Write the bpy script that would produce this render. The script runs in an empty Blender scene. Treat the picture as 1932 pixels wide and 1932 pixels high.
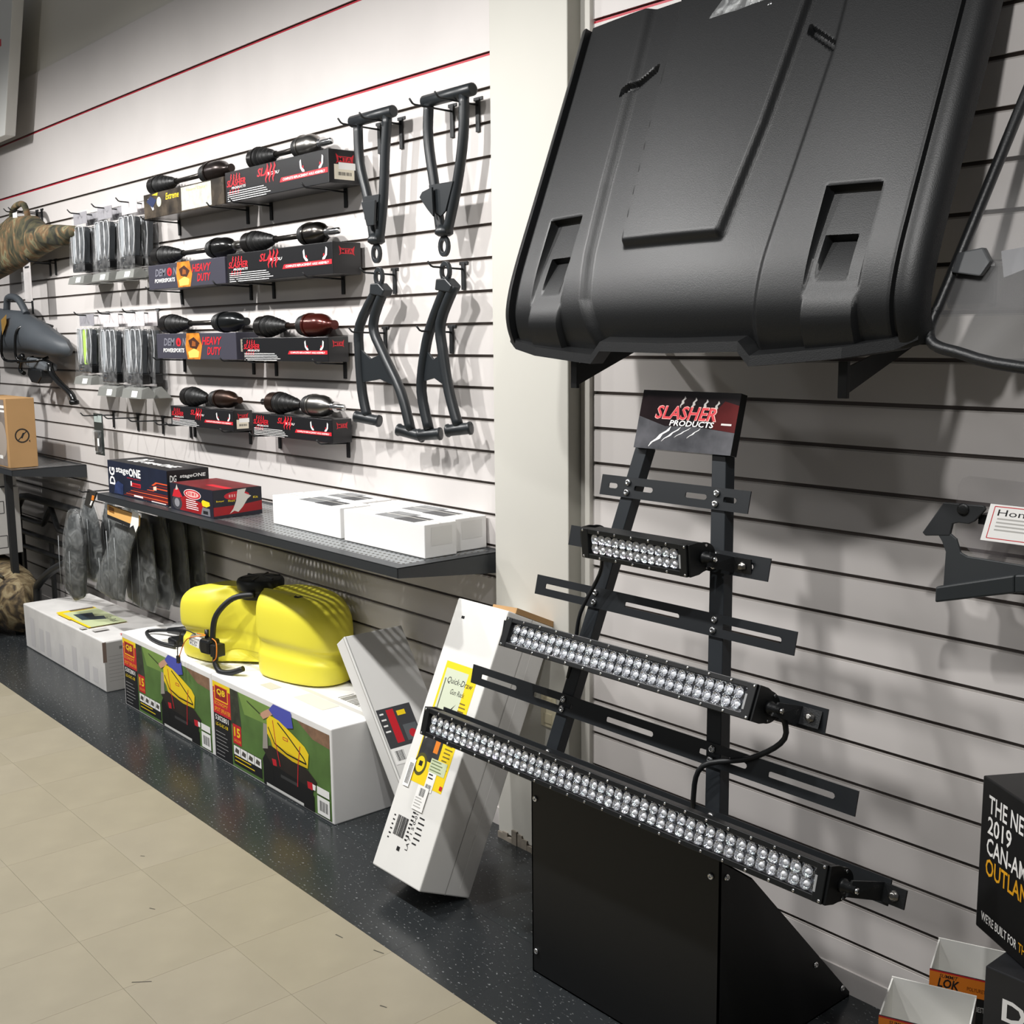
import bpy, math, random
from mathutils import Matrix, Vector
random.seed(7)
sc = bpy.context.scene
COL = sc.collection
V = Vector

# ------------------------------------------------------------------ camera, world, lamps, exposure
YAW, PIT, ROL, FPX = .8641, .1504, -.0100, 2181.2
cam_d = bpy.data.cameras.new('camera'); cam = bpy.data.objects.new('camera', cam_d); COL.objects.link(cam)
_w = V((-math.sin(YAW)*math.cos(PIT), math.cos(YAW)*math.cos(PIT), -math.sin(PIT)))
_r = V((math.cos(YAW), math.sin(YAW), 0)); _u = _r.cross(_w)
_r2 = _r*math.cos(ROL)+_u*math.sin(ROL); _u2 = -_r*math.sin(ROL)+_u*math.cos(ROL)
cam.matrix_world = Matrix(((_r2.x,_u2.x,-_w.x,0),(_r2.y,_u2.y,-_w.y,-2.34893),(_r2.z,_u2.z,-_w.z,1.616),(0,0,0,1)))
cam_d.sensor_width = 36; cam_d.lens = FPX/1932*36; cam_d.clip_start = .02
sc.camera = cam
sc.view_settings.view_transform = 'Standard'; sc.view_settings.look = 'None'
sc.view_settings.gamma = 1; sc.view_settings.use_curve_mapping = False
sc.view_settings.exposure = 0.12
wd = bpy.data.worlds.new('shop_ambient'); sc.world = wd; wd.use_nodes = True
bg = wd.node_tree.nodes['Background']; bg.inputs[0].default_value = (.93,.95,1,1); bg.inputs[1].default_value = .11
def lamp(x, y, z, power, rad=.05, colr=(1,.985,.965), aim=None, size=140):
    d = bpy.data.lights.new('track_or_fill_lamp','SPOT' if aim else 'POINT'); d.energy = power; d.shadow_soft_size = rad; d.color = colr
    o = bpy.data.objects.new('track_or_fill_lamp', d); COL.objects.link(o); o.location = (x,y,z)
    if aim:
        d.spot_size = math.radians(size); d.spot_blend = 1.0
        o.rotation_euler = (V(aim)-V((x,y,z))).to_track_quat('-Z','Y').to_euler()
for x, p in ((-6.6,165),(-5.3,165),(-4.1,162),(-3.0,155),(-1.9,78),(-.6,90)):  # last lamp, far right, is added to brighten the right wall
    lamp(x, -1.55, 2.95, p, aim=(x,0,.1), size=144)
lamp(-4.5, -4.6, 3.0, 50, .25)  # added fill lamp for the floor and room, not part of the track row

# ------------------------------------------------------------------ materials
def lin(h):
    h = h.lstrip('#'); o = []
    for i in (0,2,4):
        c = int(h[i:i+2],16)/255; o.append(c/12.92 if c <= .04045 else ((c+.055)/1.055)**2.4)
    return (*o, 1)
MATS = {}
def mat(h, rough=.5, metal=0, noise=0, nscale=8, bump=0, bscale=60, h2=None, spec=.5, coat=0, detail=4):
    k = (h,rough,metal,noise,nscale,bump,bscale,h2,spec,coat)
    if k in MATS: return MATS[k]
    m = bpy.data.materials.new('m_'+h.strip('#')); m.use_nodes = True; nt = m.node_tree
    b = nt.nodes['Principled BSDF']; b.inputs['Base Color'].default_value = lin(h)
    b.inputs['Roughness'].default_value = rough; b.inputs['Metallic'].default_value = metal
    b.inputs['Specular IOR Level'].default_value = spec; b.inputs['Coat Weight'].default_value = coat
    if noise or bump or h2:
        tc = nt.nodes.new('ShaderNodeTexCoord')
    if noise or h2:
        n = nt.nodes.new('ShaderNodeTexNoise'); n.inputs['Scale'].default_value = nscale; n.inputs['Detail'].default_value = detail
        nt.links.new(tc.outputs['Object'], n.inputs['Vector'])
        rp = nt.nodes.new('ShaderNodeValToRGB'); rp.color_ramp.elements[0].position = .35; rp.color_ramp.elements[1].position = .68
        c = lin(h); rp.color_ramp.elements[1].color = c
        rp.color_ramp.elements[0].color = lin(h2) if h2 else (c[0]*(1-noise),c[1]*(1-noise),c[2]*(1-noise),1)
        nt.links.new(n.outputs['Fac'], rp.inputs[0]); nt.links.new(rp.outputs[0], b.inputs['Base Color'])
    if bump:
        n2 = nt.nodes.new('ShaderNodeTexNoise'); n2.inputs['Scale'].default_value = bscale; n2.inputs['Detail'].default_value = 3
        nt.links.new(tc.outputs['Object'], n2.inputs['Vector'])
        bp = nt.nodes.new('ShaderNodeBump'); bp.inputs['Strength'].default_value = bump; bp.inputs['Distance'].default_value = .004
        nt.links.new(n2.outputs['Fac'], bp.inputs['Height']); nt.links.new(bp.outputs[0], b.inputs['Normal'])
    MATS[k] = m; return m
def plastic_film(name, tint='#e8eaea', dens=.16, gloss=.5, nscale=18, rough=.12, bumpy=.8):
    m = bpy.data.materials.new(name); m.use_nodes = True; nt = m.node_tree
    for n in list(nt.nodes): nt.nodes.remove(n)
    out = nt.nodes.new('ShaderNodeOutputMaterial'); mx = nt.nodes.new('ShaderNodeMixShader')
    tr = nt.nodes.new('ShaderNodeBsdfTransparent'); pr = nt.nodes.new('ShaderNodeBsdfPrincipled')
    pr.inputs['Base Color'].default_value = lin(tint); pr.inputs['Roughness'].default_value = rough; pr.inputs['Specular IOR Level'].default_value = gloss
    tc = nt.nodes.new('ShaderNodeTexCoord'); n = nt.nodes.new('ShaderNodeTexNoise'); n.inputs['Scale'].default_value = nscale; n.inputs['Detail'].default_value = 3; n.inputs['Distortion'].default_value = 1.2
    nt.links.new(tc.outputs['Object'], n.inputs['Vector'])
    rp = nt.nodes.new('ShaderNodeValToRGB'); rp.color_ramp.elements[0].position = .4; rp.color_ramp.elements[1].position = .75
    rp.color_ramp.elements[0].color = (dens*.5,)*3+(1,); rp.color_ramp.elements[1].color = (min(1,dens*2.2),)*3+(1,)  # patchy coverage paints wrinkle highlights into the film
    bp = nt.nodes.new('ShaderNodeBump'); bp.inputs['Strength'].default_value = bumpy; bp.inputs['Distance'].default_value = .01
    nt.links.new(n.outputs['Fac'], rp.inputs[0]); nt.links.new(rp.outputs[0], mx.inputs[0])
    nt.links.new(n.outputs['Fac'], bp.inputs['Height']); nt.links.new(bp.outputs[0], pr.inputs['Normal'])
    nt.links.new(tr.outputs[0], mx.inputs[1]); nt.links.new(pr.outputs[0], mx.inputs[2]); nt.links.new(mx.outputs[0], out.inputs[0])
    return m
def camo_mat(name, cols, scale=9):
    m = bpy.data.materials.new(name); m.use_nodes = True; nt = m.node_tree; b = nt.nodes['Principled BSDF']; b.inputs['Roughness'].default_value = .85
    tc = nt.nodes.new('ShaderNodeTexCoord'); n = nt.nodes.new('ShaderNodeTexNoise'); n.inputs['Scale'].default_value = scale; n.inputs['Detail'].default_value = 6; n.inputs['Distortion'].default_value = 1.5
    mp = nt.nodes.new('ShaderNodeMapping'); mp.inputs['Scale'].default_value = (1.6,1,1)
    nt.links.new(tc.outputs['Object'], mp.inputs[0]); nt.links.new(mp.outputs[0], n.inputs['Vector'])
    rp = nt.nodes.new('ShaderNodeValToRGB'); rp.color_ramp.interpolation = 'LINEAR'
    el = rp.color_ramp.elements; el[0].position = .3; el[0].color = lin(cols[0]); el[1].position = .72; el[1].color = lin(cols[-1])
    for i, c in enumerate(cols[1:-1]):
        e = el.new(.3+.42*(i+1)/(len(cols)-1)); e.color = lin(c)
    nt.links.new(n.outputs['Fac'], rp.inputs[0]); nt.links.new(rp.outputs[0], b.inputs['Base Color']); return m

SLAT = mat('#cfcac7', .55, noise=.06, nscale=3)
GROOVE = mat('#7d726b', .5); REDS = mat('#b01a30', .45); ALU = mat('#aaa5a1', .4)
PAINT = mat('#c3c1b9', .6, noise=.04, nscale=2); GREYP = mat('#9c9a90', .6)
BLACK = mat('#16181a', .5); BLKM = mat('#101214', .42, bump=.15, bscale=300); GUN = mat('#1d2124', .38)
BLKG = mat('#0c0d0e', .25); CHROME = mat('#d8d8d8', .18, 1); STEEL = mat('#8c8a86', .3, 1)
WHITEC = mat('#e9e8e6', .6, noise=.05, nscale=5); WHITE = mat('#f2f1ee', .55); GREYC = mat('#b4b2ae', .65)
RUBBER = mat('#141414', .45); BRONZE = mat('#3a2a22', .35, .8)
RED = mat('#c41f2c', .45); YEL = mat('#f2d21c', .45); ORANGE = mat('#e07f22', .5); INK = mat('#1a1a1c', .5)
FILM = plastic_film('clear_bag_film','#f4f4f4',.07,.8,26,.08,1.0); FILMD = plastic_film('cloudy_bag_film', '#d9dcdb', .13, .7, 16, .12,1.0)
PANE = plastic_film('polycarbonate', '#c9c8c8', .05, .3, 1.5, .28, .05)
CAMO = camo_mat('camo_cloth', ['#171610','#2f2f20','#4a4630','#6b4f33','#7d7a5c','#23241a'], 7)
CAMO2 = camo_mat('camo_brown', ['#15120e','#3a3022','#6a5a3f','#8d8062','#2a241a'], 10)

# ------------------------------------------------------------------ builders
ROOT = {}
def thing(name, label, cat, loc, group=None, m=None):
    o = bpy.data.objects.new(name, None); COL.objects.link(o); o.empty_display_size = .05
    M = m if m is not None else Matrix.Translation(V(loc)); o.matrix_world = M; ROOT[o.name] = M
    o['label'] = label; o['category'] = cat
    if group: o['group'] = group
    return o
def frame(loc, x, y):
    x = V(x).normalized(); y = V(y).normalized(); z = x.cross(y).normalized(); y = z.cross(x)
    return Matrix(((x.x,y.x,z.x,loc[0]),(x.y,y.y,z.y,loc[1]),(x.z,y.z,z.z,loc[2]),(0,0,0,1)))
class MB:
    def __init__(s): s.v=[]; s.f=[]; s.mi=[]; s.sm=[]; s.m=[]; s.cur=0
    def use(s, m):
        if m not in s.m: s.m.append(m)
        s.cur = s.m.index(m); return s
    def face(s, idx, sm=False): s.f.append(tuple(idx)); s.mi.append(s.cur); s.sm.append(sm)
    def add(s, vs, fs, sm=False):
        b = len(s.v); s.v += [V(p) for p in vs]
        for f in fs: s.face([b+i for i in f], sm)
        return s
    def poly(s, pts): return s.add(pts, [range(len(pts))])
    def box(s, lo, hi, M=None):
        x0,y0,z0 = lo; x1,y1,z1 = hi
        vs = [V(p) for p in ((x0,y0,z0),(x1,y0,z0),(x1,y1,z0),(x0,y1,z0),(x0,y0,z1),(x1,y0,z1),(x1,y1,z1),(x0,y1,z1))]
        if M is not None: vs = [M@p for p in vs]
        return s.add(vs, [(0,3,2,1),(4,5,6,7),(0,1,5,4),(1,2,6,5),(2,3,7,6),(3,0,4,7)])
    def hexa(s, b4, t4):
        return s.add(list(b4)+list(t4), [(0,3,2,1),(4,5,6,7),(0,1,5,4),(1,2,6,5),(2,3,7,6),(3,0,4,7)])
    def prism(s, pts, vec):
        n = len(pts); vec = V(vec); a = [V(p) for p in pts]
        return s.add(a+[p+vec for p in a], [list(range(n))[::-1], list(range(n,2*n))]+[(i,(i+1)%n,n+(i+1)%n,n+i) for i in range(n)])
    def lathe(s, p0, axis, prof, n=16, caps=True):
        p0 = V(p0); a = V(axis).normalized(); t = V((0,0,1)) if abs(a.z) < .9 else V((1,0,0))
        e1 = a.cross(t).normalized(); e2 = a.cross(e1); b = len(s.v)
        for d, r in prof:
            for i in range(n):
                an = 2*math.pi*i/n; s.v.append(p0+a*d+(e1*math.cos(an)+e2*math.sin(an))*r)
        for k in range(len(prof)-1):
            for i in range(n):
                j = (i+1)%n; s.face((b+k*n+i,b+k*n+j,b+(k+1)*n+j,b+(k+1)*n+i), True)
        if caps:
            s.face([b+i for i in range(n)][::-1]); s.face([b+(len(prof)-1)*n+i for i in range(n)])
        return s
    def cyl(s, p0, p1, r, n=12): 
        p0 = V(p0); p1 = V(p1); L = (p1-p0).length
        return s.lathe(p0, p1-p0, [(0,r),(L,r)], n)
    def tube(s, path, r, n=8, closed=False):
        P = [V(p) for p in path]; m = len(P); b = len(s.v); prev = None
        for k in range(m):
            if closed: t = P[(k+1)%m]-P[k-1]
            else: t = P[min(k+1,m-1)]-P[max(k-1,0)]
            t.normalize()
            if prev is None:
                up = V((0,0,1)) if abs(t.z) < .9 else V((1,0,0)); e1 = t.cross(up).normalized()
            else: e1 = (prev-t*prev.dot(t)).normalized()
            prev = e1; e2 = t.cross(e1); rr = r[k] if isinstance(r,(list,tuple)) else r
            for i in range(n):
                a = 2*math.pi*i/n; s.v.append(P[k]+(e1*math.cos(a)+e2*math.sin(a))*rr)
        for k in range(m if closed else m-1):
            for i in range(n):
                j = (i+1)%n; k2 = (k+1)%m; s.face((b+k*n+i,b+k*n+j,b+k2*n+j,b+k2*n+i), True)
        if not closed:
            s.face([b+i for i in range(n)][::-1]); s.face([b+(m-1)*n+i for i in range(n)])
        return s
    def puff(s, pts, nrm, thick, rings=(1,.93,.8,.55,.25), back=1):
        P = [V(p) for p in pts]; n = len(P); c = sum(P, V())/n; nrm = V(nrm).normalized()
        for sg in ((1,-1) if back else (1,)):
            b = len(s.v)
            for rr in rings:
                h = thick*math.sqrt(max(0,1-rr**2.4))*.5
                for p in P: s.v.append(c+(p-c)*rr+nrm*h*sg)
            s.v.append(c+nrm*thick*.5*sg); ci = len(s.v)-1
            for k in range(len(rings)-1):
                for i in range(n):
                    j = (i+1)%n; q = (b+k*n+i,b+k*n+j,b+(k+1)*n+j,b+(k+1)*n+i); s.face(q if sg > 0 else q[::-1], True)
            k = len(rings)-1
            for i in range(n):
                q = (b+k*n+i,b+k*n+(i+1)%n,ci); s.face(q if sg > 0 else q[::-1], True)
        return s
    def build(s, name, m=None, parent=None, local=False, bevel=0, sub=0, kind=None, label=None, smooth=False, split=0):
        me = bpy.data.meshes.new(name)
        if parent is not None and not local:
            I = ROOT[parent.name].inverted(); vs = [I@p for p in s.v]
        else: vs = s.v
        me.from_pydata([tuple(p) for p in vs], [], s.f)
        ms = [m] if m is not None else s.m
        for q in ms: me.materials.append(q)
        if m is None: me.polygons.foreach_set('material_index', s.mi)
        me.polygons.foreach_set('use_smooth', [True]*len(s.f) if smooth else s.sm)
        me.update()
        o = bpy.data.objects.new(name, me); COL.objects.link(o)
        if parent is not None:
            o.parent = parent; ROOT[o.name] = ROOT[parent.name]
        if bevel:
            b = o.modifiers.new('bevel','BEVEL'); b.width = bevel; b.segments = 2; b.limit_method = 'ANGLE'; b.angle_limit = .7
        if sub:
            b = o.modifiers.new('sub','SUBSURF'); b.levels = sub; b.render_levels = sub
        if split:
            b = o.modifiers.new('split','EDGE_SPLIT'); b.split_angle = math.radians(split)
        if kind: o['kind'] = kind
        if label: o['label'] = label
        return o
def tag(o, label, cat, group=None):
    o['label'] = label; o['category'] = cat
    if group: o['group'] = group
    return o
def sub_of(o, parent):   # make o a child of a part that itself hangs under a root
    o.parent = parent
    return o
def smooth_path(pts, k=4):
    P = [V(p) for p in pts]; out = []
    for i in range(len(P)-1):
        a = P[max(i-1,0)]; b = P[i]; c = P[i+1]; d = P[min(i+2,len(P)-1)]
        for j in range(k):
            t = j/k; out.append(.5*((2*b)+(c-a)*t+(2*a-5*b+4*c-d)*t*t+(3*b-a-3*c+d)*t**3))
    out.append(P[-1]); return out

# ---- lettering: every string becomes flat outline geometry
_TX = {}
def text_geo(t, shear=0, off=0):
    k = (t,shear,off)
    if k in _TX: return _TX[k]
    c = bpy.data.curves.new('lettering','FONT'); c.body = t; c.shear = shear; c.offset = off; c.resolution_u = 2; c.align_x = 'LEFT'
    o = bpy.data.objects.new('lettering', c); COL.objects.link(o)
    dg = bpy.context.evaluated_depsgraph_get(); e = o.evaluated_get(dg); me = e.to_mesh()
    vs = [(v.co.x,v.co.y) for v in me.vertices]; fs = [tuple(p.vertices) for p in me.polygons]; e.to_mesh_clear()
    bpy.data.objects.remove(o); bpy.data.curves.remove(c)
    if vs:
        x0 = min(v[0] for v in vs); x1 = max(v[0] for v in vs); y0 = min(v[1] for v in vs); y1 = max(v[1] for v in vs)
    else: x0=y0=0; x1=y1=1
    _TX[k] = (vs,fs,x0,x1,y0,y1); return _TX[k]
BODY = {}
class Decal:
    """flat print on a face: o = lower left corner, u and v = face axes (lengths w, h are the face size)"""
    def __init__(s, o, u, v, w, h):
        s.o=V(o); s.u=V(u).normalized(); s.v=V(v).normalized(); s.n=s.u.cross(s.v); s.w=w; s.h=h; s.l=0; s.mb=MB()
    def pt(s, x, y, k): return s.o+s.u*(x*s.w)+s.v*(y*s.h)+s.n*(.0005+.00005*k)
    def poly(s, m, pts, up=True):
        if up: s.l += 1
        s.mb.use(m).poly([s.pt(x,y,s.l) for x,y in pts]); return s
    def rect(s, m, x0, y0, x1, y1): return s.poly(m, [(x0,y0),(x1,y0),(x1,y1),(x0,y1)])
    def ell(s, m, x, y, rx, ry, n=20): return s.poly(m, [(x+rx*math.cos(2*math.pi*i/n), y+ry*math.sin(2*math.pi*i/n)) for i in range(n)])
    def line(s, m, pts, wd, up=True):
        if up: s.l += 1
        for (x0,y0),(x1,y1) in zip(pts, pts[1:]):
            a = s.pt(x0,y0,s.l); b = s.pt(x1,y1,s.l); d = (b-a).normalized(); p = d.cross(s.n)*wd*.5
            s.mb.use(m).poly([a-p,a+p,b+p,b-p][::-1])
        return s
    def text(s, m, t, x, y, h, w=None, shear=0, off=.012, rot=0):
        vs,fs,x0,x1,y0,y1 = text_geo(t, shear, off); s.l += 1
        sy = h*s.h/(y1-y0); sx = (w*s.w/(x1-x0)) if w else sy
        if rot: sy = h*s.w/(y1-y0); sx = (w*s.h/(x1-x0)) if w else sy
        b = s.pt(x,y,s.l); pu, pv = (s.v, -s.u) if rot else (s.u, s.v)
        s.mb.use(m).add([b+pu*((p[0]-x0)*sx)+pv*((p[1]-y0)*sy) for p in vs], fs); return s
    def bars(s, m, x0, y0, x1, y1, n=18, seed=1):
        r = random.Random(seed); s.l += 1; x = x0; st = (x1-x0)/n
        for i in range(n):
            wv = st*r.uniform(.3,.85); s.mb.use(m).poly([s.pt(x,y0,s.l),s.pt(x+wv,y0,s.l),s.pt(x+wv,y1,s.l),s.pt(x,y1,s.l)]); x += st
        return s
    def lines(s, m, x0, y0, x1, n, dy, th, seed=3):
        r = random.Random(seed); s.l += 1
        for i in range(n):
            e = x0+(x1-x0)*r.uniform(.55,1); y = y0-i*dy
            s.mb.use(m).poly([s.pt(x0,y,s.l),s.pt(e,y,s.l),s.pt(e,y+th,s.l),s.pt(x0,y+th,s.l)])
        return s
    def build(s, name, parent, under=None):
        o = s.mb.build(name, None, parent); u = under or BODY.get(parent.name)
        if u is not None: o.parent = u
        return o
def scratch(d, m, x, y, dx, dy, wd):   # tapering claw mark
    pts = [(x,y)]; n = 5
    L = []; R = []
    for i in range(n+1):
        t = i/n; w = wd*(math.sin(math.pi*(t*.9+.06)))*(1+.35*((i%2)*2-1)*.5); cx = x+dx*t+((i%2)-.5)*wd*.5; cy = y+dy*t
        L.append((cx-w/2,cy)); R.append((cx+w/2,cy))
    d.poly(m, L+R[::-1] if dy < 0 else (L+R[::-1])[::-1])

# ------------------------------------------------------------------ setting
PITCH = .1016; ZRED = 2.4693; XCL, XCR, YC = -2.76, -2.425, -.063
def slat_wall(name, x0, x1):
    w = MB().box((x0,.014,-.02),(x1,.05,3.9)).build(name, GROOVE); w['kind'] = 'structure'; ROOT[w.name] = Matrix()
    g = .0065
    def slat(z0, z1, m=SLAT, yf=0):
        s = MB(); s.box((x0,yf,z0),(x1,.006,z1)); s.box((x0,.006,z0+.006),(x1,.0145,z1-.006))
        return s.build('slat', m, w)
    prev = ZRED
    for k in range(1, 24):
        z = ZRED-PITCH*k; slat(z+g, prev-g); prev = z
    slat(.06, prev-g)
    MB().box((x0,-.006,0),(x1,.014,.06)).build('skirting_board', SLAT, w)
    slat(ZRED+g, ZRED+3*PITCH-g); slat(ZRED+3*PITCH+g, ZRED+6*PITCH)
    for z in (ZRED, ZRED+3*PITCH):
        MB().box((x0,.003,z-g),(x1,.0142,z+g*.1)).build('red_insert', REDS, w)
    for k in range(1, 24):
        z = ZRED-PITCH*k
        MB().box((x0,.0012,z-g),(x1,.0142,z-g*.42)).build('groove_insert', ALU, w)
    MB().box((x0,.008,ZRED+6*PITCH),(x1,.0145,3.9)).build('upper_panel', mat('#c9c5bb',.6), w)
    return w
slat_wall('wall_left', -9.5, XCL+.02)
slat_wall('wall_right', XCR+.03, 1.6)
col = MB().box((XCL,YC,.02),(XCR,.05,3.9)).build('wall_pillar', PAINT, bevel=.003); col['kind'] = 'structure'; ROOT[col.name] = Matrix()
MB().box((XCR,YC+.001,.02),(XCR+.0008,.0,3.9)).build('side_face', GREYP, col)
mb = MB(); r = random.Random(4)          # torn plaster foot of the pillar
xs = [XCL+i*(XCR-XCL)/14 for i in range(15)]
for a, b in zip(xs, xs[1:]):
    h = r.uniform(.012,.05); mb.box((a,YC-.004-r.uniform(0,.004),0),(b,YC+.02,h))
mb.build('torn_plaster_foot', mat('#8d8579',.9,noise=.3,nscale=30), col)
MB().box((XCR-.085,YC-.006,0),(XCR-.005,YC+.01,.04)).build('exposed_wood_block', mat('#a07a52',.8,noise=.2,nscale=30), col)
t1 = MB().box((XCR+.0008,-.014,0),(XCR+.0385,.02,3.9)).build('trim_1', mat('#c6c3bb',.55), bevel=.002); t1['kind'] = 'structure'
t = thing('wall_outlet','ivory duplex power outlet on the foot of the white pillar','outlet',(-2.512,YC,.49))
MB().box((-2.545,YC-.006,.435),(-2.478,YC,.545)).build('cover_plate', mat('#d8d0b4',.5), t, bevel=.003)
for z in (.465,.515): MB().box((-2.53,YC-.009,z-.016),(-2.493,YC-.006,z+.016)).build('socket', mat('#cfc6a8',.5), t, bevel=.002)

fl = MB().box((-9.5,-9,-.03),(3,.05,-.0022)).build('floor', mat('#8d8774',.6)); fl['kind'] = 'structure'; ROOT[fl.name] = Matrix()
TS = .3048; YJ = -.7375; XJ = -2.701
BEIGE = [mat(c,.42,noise=.10,nscale=5,h2=None,bump=.03,bscale=20) for c in ('#99917d','#98907c','#9a927f')]
def speck_mat(base, speck):
    m = bpy.data.materials.new('vinyl_tile'); m.use_nodes = True; nt = m.node_tree; b = nt.nodes['Principled BSDF']; b.inputs['Roughness'].default_value = .24
    tc = nt.nodes.new('ShaderNodeTexCoord'); mp = nt.nodes.new('ShaderNodeMapping'); mp.inputs['Scale'].default_value = (1,2.2,1); n = nt.nodes.new('ShaderNodeTexNoise'); n.inputs['Scale'].default_value = 70; n.inputs['Detail'].default_value = 2
    nt.links.new(tc.outputs['Object'], mp.inputs[0]); nt.links.new(mp.outputs[0], n.inputs['Vector'])
    rp = nt.nodes.new('ShaderNodeValToRGB'); e = rp.color_ramp.elements; e[0].position = .65; e[0].color = lin(base); e[1].position = .71; e[1].color = lin(speck)
    nt.links.new(n.outputs['Fac'], rp.inputs[0]); nt.links.new(rp.outputs[0], b.inputs['Base Color']); return m
DARKT = [speck_mat(c,'#7c7e7e') for c in ('#282b2d','#2a2d2f','#262a2c')]
tile_me = {}
def tile(x0, x1, y0, y1, ms, z=0):
    key = (round(x1-x0,3), round(y1-y0,3), ms)
    g = .0003
    if key not in tile_me:
        me = MB().box((g,g,-.002),(x1-x0-g,y1-y0-g,0)).build('tile', ms, fl); tile_me[key] = me.data; o = me
    else:
        o = bpy.data.objects.new('tile', tile_me[key]); COL.objects.link(o); o.parent = fl
    o.location = (x0,y0,z)
r = random.Random(2)
for i in range(-16, 7):
    x0 = XJ+i*TS
    for (ya,yb) in ((YJ,YJ+TS),(YJ+TS,YJ+2*TS),(YJ+2*TS,.0)):
        tile(x0, x0+TS, ya, yb, r.choice(DARKT))
    for j in range(6):
        if -2.7-1.4*j*TS < x0 + 8 and x0 < .2: tile(x0, x0+TS, YJ-(j+1)*TS, YJ-j*TS, r.choice(BEIGE))
mb = MB().use(mat('#4a463c',.8))
for x, y, a, L in ((-2.70,-1.30,.9,.05),(-3.05,-1.12,.4,.02),(-2.56,-.80,.1,.03),(-3.4,-1.0,.6,.015),(-2.2,-.9,.3,.02),(-2.42,-.765,.25,.035)):
    d = V((math.cos(a),math.sin(a),0)); p = V((-d.y,d.x,0))*.0025; c = V((x,y,.0004)); mb.poly([c-d*L/2-p,c+d*L/2-p*.3,c+d*L/2+p,c-d*L/2+p*.6])
mb.build('scuff_marks', None, fl)

# ------------------------------------------------------------------ slatwall hooks
def hook(x, z, L, label, up=.016, grp='black slatwall peg hooks', rise=.004, plate=.085, pair=0):
    """z = height of the rod where it meets the wall"""
    t = thing('peg_hook', label, 'hook', (x,0,z), grp)
    s = MB(); s.box((x-.009,-.007,z-plate+.02),(x+.009,-.001,z+.02)); s.box((x-.022,-.004,z+.014),(x+.022,-.0005,z+.024))
    s.build('back_plate', BLACK, t, bevel=.001)
    for dx in ((-pair/2,pair/2) if pair else (0,)):
        MB().tube([(x+dx,-.004,z),(x+dx,-L*.5,z+rise*.5),(x+dx,-L,z+rise),(x+dx,-L-.008,z+rise+.003),(x+dx,-L-.02,z+rise+up)], .0032, 8).build('rod', BLACK, t)
    return t

# ------------------------------------------------------------------ axle boxes and axles on the hooks
def box_body(t, lo, hi, m, name='carton', bevel=.0025):
    o = MB().box(lo, hi).build(name, m, t, bevel=bevel); BODY[t.name] = o; return o
DEM = mat('#3c3b45',.35); BLKC = mat('#141416',.32,spec=.6); CHARC = mat('#24262a',.3)
def slasher_face(d, glare=False, big=True):
    for i in range(4):
        scratch(d, RED, .07+.03*i, .92-.02*(i%2), -.006, -.24, .012)
        scratch(d, RED, .055+.03*i, .42, -.008, -.2, .010)
    d.text(RED,'SLASHER',.02,.5,.22,.2,.25,.02); d.text(WHITE,'PRODUCTS',.07,.41,.075,.15,.2)
    d.lines(WHITE,.025,.31,.48,5,.07,.02,5)
    if big:
        d.text(RED,'SLA',.34,.62,.26,.12,.3,.02); d.text(WHITE,'PRODU',.43,.6,.1,.13,.3)
        for i in range(3): scratch(d, RED, .45+.035*i, .98, -.025, -.6, .02)
    d.poly(RED,[(.56,.3),(.575,.44),(.995,.46),(.995,.31)]); d.text(WHITE,'COMPLETE REPLACEMENT AXLE ASSEMBLY',.59,.335,.075,.38)
    for sx, x in ((1,.78),(-1,.93)):
        d.poly(WHITE,[(x-.03*sx,.8),(x-.018*sx,.86),(x-.012*sx,.62),(x+.012*sx,.52),(x+.012*sx,.47),(x-.008*sx,.48),(x-.026*sx,.6)][::sx])
        d.poly(RED,[(x-.006,.58),(x+.006,.58),(x+.004,.66),(x-.004,.66)])
def slasher_end(d, label=0, logo='MTA'):
    d.poly(RED,[(.22,.88),(.3,.8),(.7,.8),(.78,.88),(.74,.66),(.78,.58),(.7,.63),(.3,.63),(.22,.58),(.26,.66)]); d.text(INK,logo,.3,.65,.13,.4)
    if label:
        d.rect(mat('#e4dcc8',.6),.16,.12,.78,.56); d.rect(WHITE,.3,.42,.82,.62); d.bars(INK,.28,.24,.7,.34,16)
def demon_face(d):
    d.text(mat('#74747e',.5),'DEM',.1,.52,.3,.15,.2,.02); d.text(mat('#74747e',.5),'N',.35,.52,.3,.05,.2,.02)
    d.ell(RED,.30,.66,.033,.17); d.poly(mat('#5a0f14',.5),[(.285,.6),(.3,.78),(.315,.6),(.3,.54)])
    d.text(WHITE,'POWERSPORTS',.09,.26,.16,.28,.15,.015)
    F = mat('#e08a2a',.4,noise=.6,nscale=22); d.poly(F,[(.41,.0),(.57,.0),(.6,.5),(.57,1),(.41,1),(.39,.5)])
    d.poly(mat('#f0c060',.4),[(.43,.05),(.55,.08),(.56,.3),(.5,.42),(.42,.28)]); d.poly(mat('#3a1a0c',.5),[(.45,.45),(.53,.38),(.57,.62),(.5,.85),(.43,.72)]); d.poly(mat('#8a4a18',.5),[(.47,.5),(.52,.5),(.52,.66),(.48,.72)])
    d.text(RED,'HEAVY',.6,.55,.3,.24,.25,.025); d.text(RED,'DUTY',.66,.17,.3,.17,.25,.025)
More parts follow.
